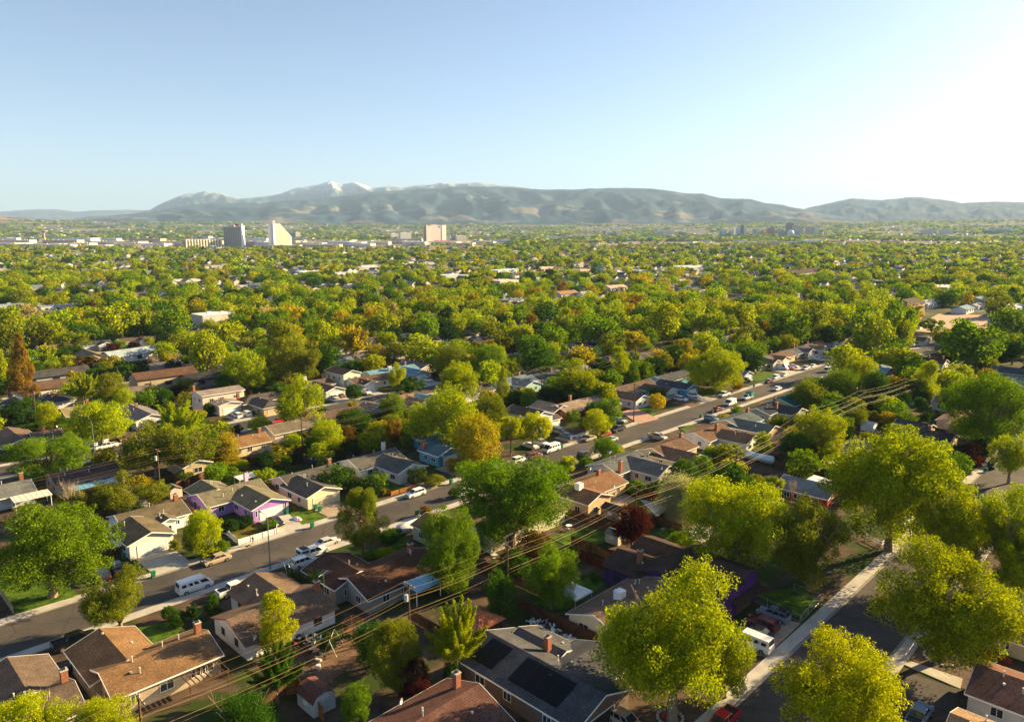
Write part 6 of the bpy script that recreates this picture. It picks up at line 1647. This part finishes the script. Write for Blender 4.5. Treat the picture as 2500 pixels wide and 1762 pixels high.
mid(2390,735,12,30,4,(.55,.55,.53),(.22,.30,.36),'row house with blue-grey roof beyond the sandy lot',gable=True,LMp='blue-grey row house')
mid(2440,762,10,22,3.5,(.7,.7,.7),(.16,.2,.24),'white house with slate roof facing the sandy lot',gable=True,LMp='slate house by sandy lot')
mid(2350,757,10,22,3.5,(.6,.6,.6),(.25,.36,.45),'house with sky-blue roof facing the sandy lot',gable=True,LMp='sky-blue house by sandy lot')
mid(325,868,10,26,3.6,(.62,.64,.64),(.38,.46,.50),'low white house with pale blue roof and bare trees in front',gable=True,LMp='pale blue-roofed house at left',yaw=HA+.25)
mid(222,876,10,18,3.6,(.6,.5,.38),(.30,.24,.14),'tan-roofed house with pale garage at left',gable=True,yaw=HB,LMp='tan-roofed garage house')
mid(130,920,9,24,3.4,(.3,.34,.38),(.09,.085,.085),'dark-roofed grey house beside the golden-brown conifer',gable=True,LMp='dark-roofed grey house')
mid(115,955,9,22,5,(.6,.55,.46),(.16,.10,.07),'cream two-storey house beside the golden-brown conifer',gable=True,LMp='cream two-storey house')
mid(400,925,9,22,4.6,(.4,.33,.22),(.15,.085,.06),'brown chalet with a yellow dormer',gable=True,LMp='brown chalet')
mid(512,925,9,20,3.2,(.3,.24,.2),(.05,.05,.055),'black-roofed low house right of the brown chalet',gable=True,LMp='black-roofed low house')
mid(310,965,7,14,3.2,(.6,.66,.72),(.2,.17,.15),'white-gabled garage below the brown chalet',gable=True,LMp='white-gabled garage')
for i,(u,v,w,l,h,c,rf,t) in enumerate([(2300,703,20,45,5,(.5,.45,.4),(.62,.58,.52),'pale shop roof among the trees at far right'),(2140,690,18,36,5,(.55,.5,.45),(.3,.28,.28),'grey shop roof at far right'),(905,655,18,40,5,(.65,.6,.55),(.65,.62,.6),'white shop roof left of the school'),(1010,642,20,40,5,(.6,.5,.42),(.5,.42,.36),'pinkish shop roof beyond the school'),
  (612,700,14,30,4,(.6,.6,.58),(.55,.55,.55),'pale hall roof right of the white hall trees'),(450,690,14,34,4,(.65,.62,.58),(.6,.58,.55),'long pale roof in the left canopy'),(40,748,12,30,4,(.5,.52,.5),(.3,.38,.4),'blue-grey roof at the left edge canopy'),(150,750,12,30,4,(.5,.5,.5),(.28,.33,.36),'slate roof near the left edge canopy'),(300,655,14,34,4,(.6,.6,.6),(.6,.6,.6),'white roof far in the left canopy'),
  (1565,662,16,34,5,(.6,.58,.55),(.62,.62,.6),'white roof left of the very long building'),(2050,645,16,40,5,(.5,.48,.45),(.45,.42,.4),'grey roof far in the right canopy'),(1500,705,12,30,4,(.6,.5,.4),(.55,.45,.36),'tan roof in the centre-right canopy'),(1790,700,12,28,4,(.55,.55,.55),(.25,.26,.3),'slate roof in the right canopy'),(520,655,12,30,5,(.65,.6,.55),(.6,.55,.5),'cream roof far in the left canopy'),(1380,720,12,26,4,(.65,.6,.55),(.4,.24,.16),'orange-brown roof in the centre canopy'),(1255,735,12,28,4,(.6,.6,.6),(.15,.2,.25),'dark blue roof in the centre canopy')]):
    mid(u,v,w,l,h,c,rf,t,gable=i%3==2,LMp=t if len(t.split())<7 else ' '.join(t.split()[:6]))
# ================= STREET-GRID HOUSES BETWEEN THE HAND-PLACED ONES =================
random.seed(33)
PRH=[((.6,.55,.45),(.14,.10,.08),'brown-roofed cream'),((.45,.45,.45),(.10,.10,.11),'dark-roofed grey'),((.7,.7,.68),(.24,.17,.12),'tan-roofed white'),((.40,.30,.2),(.15,.15,.16),'grey-roofed tan'),((.25,.33,.4),(.17,.21,.25),'slate-roofed blue-grey'),((.55,.4,.3),(.25,.14,.09),'orange-roofed pinkish'),((.7,.7,.68),(.40,.37,.33),'pale-roofed white'),((.6,.6,.6),(.07,.08,.10),'black-roofed white')]
PT={}
nh=[0]
def grid_house(s,q,face,lod):
    x,y=XY(s,q); k=random.randrange(len(PRH)); hip=random.random()<.2
    yaw=0 if face>0 else math.pi
    lab=uniq(PRH[k][2],'house',x,y,None); g='houses of the street grid'
    if (k,hip) not in PT:
        fx,fy=XY(s,q+6) if 1 else 0
        wl,rf,_=PRH[k]
        bl=[(x,y,HA,14.5,8.6,4.1,1 if hip else 0),(x+SA*3.2+CA*4.2,y+CA*3.2-SA*4.2,HB,9,7,3.9,0)]
        o=house_at(bl,wl,rf,lab,garage=[(1,'F',0,4.6)],chim=[(0,-.5,.8,None)] if k%2 else [],detail=False,vents=2,group=g); HOUSES.pop();HOUSES.pop()
        PT[(k,hip)]=o; o.rotation_euler=(0,0,HA+yaw)
    else:
        o=copy_tree(PT[(k,hip)]); o.location=(x,y,0); o.rotation_euler=(0,0,HA+yaw); o['label']=lab; o['group']=g
    HOUSES.append((s,q,8.5,7.5)); nh[0]+=1
cand=[]
for k,Q in enumerate(QS+[-749,-839,-929]):
    for side_ in(1,-1):
        q=Q-side_*21
        for i in range(-8,60):
            s=20+i*19+U(-1,1); x,y=XY(s,q); 
            if y<40: continue
            u,v,z=proj(x,y,2)
            if -120<u<2620 and 585<v<1850: cand.append((y,s,q,side_))
cand.sort()
REST=[]
for (y_,s,q,side_) in cand:
    x,y=XY(s,q)
    if not clear(s,q,6) : continue
    if any((a-x)**2+(b-y)**2<64 for a,b in HV): continue
    if 325<s<500 and -175<q<-70 and y<560:  # the bend: keep the road free
        if min(math.hypot(s-a,q-b) for a,b in cur)<17: continue
    u,v,z=proj(x,y,2)
    if 2215<u<2450 and 750<v<815: continue
    if y<170: continue
    if nh[0]<228: grid_house(s,q,side_,2)
    else: REST.append((s,q,side_))
# farther houses, as one mass
b=MB(); RM=[roofm(r) for r in((.14,.10,.08),(.12,.12,.13),(.26,.2,.15),(.20,.24,.27),(.42,.40,.38))]; WM=[wallm(w_) for w_ in((.62,.58,.5),(.5,.45,.4),(.7,.7,.68))]
def mass_house(x,y,yaw,L,W,z0=0):
    M=Matrix.Translation((x,y,z0))@Matrix.Rotation(yaw,4,'Z')@Matrix.Diagonal((1,1,1.9 if R()<.3 else 1.1,1)); b.use(random.choice(WM)); b.prism([(-W/2,-1),(W/2,-1),(W/2,2.6),(0,2.6+W*.17),(-W/2,2.6)],-L/2,L/2,'x',M)
    b.use(random.choice(RM)); k=W/2+.5; b.poly([M@Vector(p) for p in((-L/2-.4,-k,2.5),(L/2+.4,-k,2.5),(L/2+.4,0,2.75+W*.17),(-L/2-.4,0,2.75+W*.17))]); b.poly([M@Vector(p) for p in((L/2+.4,k,2.5),(-L/2-.4,k,2.5),(-L/2-.4,0,2.75+W*.17),(L/2+.4,0,2.75+W*.17))])
for (s,q,sd) in REST: x,y=XY(s,q); mass_house(x,y,HA+(math.pi/2)*(R()<.4),U(10,16),8.5); GL.append(proj(x,y,2.5)+(y,)) if R()<.16 else None
for _ in range(3200):
    y=780+1750*R()**.8; x=U(-.76,.76)*y; s,q=SQ(x,y)
    if s<1160 and q>-950: continue
    mass_house(x,y,HA+random.choice([0,math.pi/2]),U(10,20),U(8,12),terr(math.hypot(x,y)))
    if R()<.045: GL.append(proj(x,y,terr(math.hypot(x,y))+3)+(y,))
o=b.build('distant_houses'); o['kind']='stuff'
b=MB()
for _ in range(1500):
    y=2700+6500*R(); x=U(-.78,.78)*y; z0=terr(math.hypot(x,y)); w_=U(14,40); h=U(4,9); M=Matrix.Translation((x,y,z0))@Matrix.Rotation(HA+random.choice([0,1.57]),4,'Z')
    b.use(random.choice(WM+RM[2:])); b.box(-w_/2,w_/2,-8,8,-2,h,M)
o=b.build('distant_buildings'); o['kind']='stuff'
# ================= PROCEDURAL TREES =================
random.seed(44); rng=np.random.default_rng(5)
TP_=[]
def okpos(x,y,rad,sp):
    s,q=SQ(x,y)
    for Q in QS:
        if abs(q-Q)<7.0: return False
    if not clear(s,q,-1.5): return False
    for (a,b_,r_) in TREEPOS:
        if (a-x)**2+(b_-y)**2<(sp*(r_+rad))**2: return False
    return True
def pick():
    k=random.choices(['round','spread','upright','tall','spiky','conifer','silver','umbrella'],[34,20,12,8,7,5,4,6])[0]
    t=random.choices(['yg','g','ol','dg','go','dk','pk','or','pu'],[44,24,9,12,5,6,1,.6,.6])[0]
    if k=='conifer': t=random.choice(['dk','or','dg'])
    return k,t
def hides(x,y,w,h,z0=0):
    u0,v0,z=proj(x,y,z0); vt=proj(x,y,z0+h)[1]; k=w*.5*F/z
    for (a,b_,_,yy) in KEEP:
        if yy>y and abs(a-u0)<k and vt<b_<v0+2: return True
    return False
KEEP=MIDP+GL+[(u,v,0,P(u,v)[1]) for u,v in((2245,800),(2270,790),(2300,780),(2340,778),(2380,778),(2420,780),(2300,800),(2350,795),(2400,795))]
lst=[]
tries=0
while len(lst)<1900 and tries<90000:
    tries+=1; y=395+560*R(); x=U(-.76,.76)*y; u,v,z=proj(x,y,0)
    if not(-60<u<2560): continue
    if 2215<u<2450 and 750<v<822: continue
    kx=min(1.0,.75+.25*(y-395)/300)
    w=U(7.5,16)*min(1.4,1+(y-395)/1300); h=min(15,w*U(.8,1.15))
    if okpos(x,y,w/2,.8) and not hides(x,y,w,h): lst.append((y,x,w,h)); TREEPOS.append((x,y,w/2))
lst.sort()
NIND=max(0,299-NT[0])
for (y,x,w,h) in lst[:NIND]:
    k,t=pick(); TREEPOS.append((x,y,w/2))
    if k=='tall': w*=.7; h*=1.3
    plant(x,y,h,w,k,t,None,2,group='trees of the neighbourhood')
def massed(name,items,lod):
    V_=[];C_=[]
    kinds=['round','spread','upright','conifer'] if lod>2 else ['round']
    for (x,y,w,h,k,t,z0) in items:
        kk=k if k in('round','spread','upright','conifer','tall','umbrella') else 'round'
        me,_=proto(kk,lod,random.randrange(4)); n=len(me.vertices)
        if id(me) not in CO: a=np.empty(n*3,np.float32); me.vertices.foreach_get('co',a); CO[id(me)]=a.reshape(-1,3)
        c=CO[id(me)]; a=U(0,6.28); ca,sa=math.cos(a),math.sin(a)
        X=(c[:,0]*ca-c[:,1]*sa)*w+x; Y=(c[:,0]*sa+c[:,1]*ca)*w+y; Z=c[:,2]*h+z0
        V_.append(np.stack([X,Y,Z],1)); tt=TINT[t]; f=U(.8,1.2); g=U(.9,1.1); C_.append(np.tile(np.array([tt[0]*f*g,tt[1]*f,tt[2]*f,1],np.float32),(n,1)))
    me=quadmesh(name,np.concatenate(V_),M_leaffar,np.concatenate(C_)); o=bpy.data.objects.new(name,me); link(o); o['kind']='stuff'; return o
CO={}
it=[]
for (y,x,w,h) in lst[NIND:]:
    k,t=pick(); it.append((x,y,w,h,k,t,0))
fill=[]
PRO=[(1840,1112),(1856,1117),(1880,1120),(2121,1042),(1995,1172),(1302,930),(200,1186),(250,1180),(1391,1460),(424,1200),(1503,1310),(1027,1421),(2300,800),(2350,795),(2400,790)]+[proj(a,b_,1.2)[:2] for a,b_ in HV]+[proj(l[1],l[2],3)[:2] for l in LM]
def crown_covers(x,y,w,h):
    u0,v0,z0=proj(x,y,0); ut,vt,_=proj(x,y,h); k=w/2*F/z0+6
    for (a,b_) in PRO:
        if abs(a-u0)<k+8 and vt-8<b_<v0+4: return True
    return False
tries=0
while len(fill)<520 and tries<50000:
    tries+=1; y=150+260*R()**.8; x=U(-.75,.75)*y; w=U(5,13)*(1 if y>240 else .65); h=w*U(.7,1.1); s,q=SQ(x,y)
    u,v,z=proj(x,y,0)
    if not(-60<u<2560) or v>1300: continue
    if min(abs(q-Q) for Q in QS)<9 or crown_covers(x,y,w,h): continue
    if okpos(x,y,w/2,.6) and clear(s,q,w*.15): fill.append((x,y,w,h)); TREEPOS.append((x,y,w/2))
massed('distant_trees',it,3)
it=[(x,y,w,h,random.choice(['round','spread','upright','round']),random.choice(['yg','g','g','ol','dg','dk','go']),0) for (x,y,w,h) in fill]
massed('garden_greenery',it,2)
it=[]
for _ in range(7500):
    y=930+1900*R()**.85; x=U(-.77,.77)*y; k,t=pick(); w=U(9,22); r_=math.hypot(x,y)
    dens=MN.noise(Vector((x*.004,y*.004,3)))
    if (x<-50 and y>2180+250*dens) or (x>=-50 and y>2500 and dens<.1): continue
    h=U(6,15)
    if hides(x,y,w*.8,h*.9,terr(r_)): continue
    it.append((x,y,w,h,k,t,terr(r_)))
massed('far_trees',it,4)
it=[]
for _ in range(9000):
    y=2600+6600*R()**1.2; x=U(-.78,.78)*y; w=U(10,26)*(1+y/9000); r_=math.hypot(x,y)
    if MN.noise(Vector((x*.0016,y*.0012,7)))<(.22 if (y<3700 and x<0) else -.05): continue
    if y<3700 and x<0: w*=.6
    it.append((x,y,w*1.3,w*.55,'round',random.choice(['g','ol','dg','yg']),terr(r_)))
massed('valley_trees',it,5)
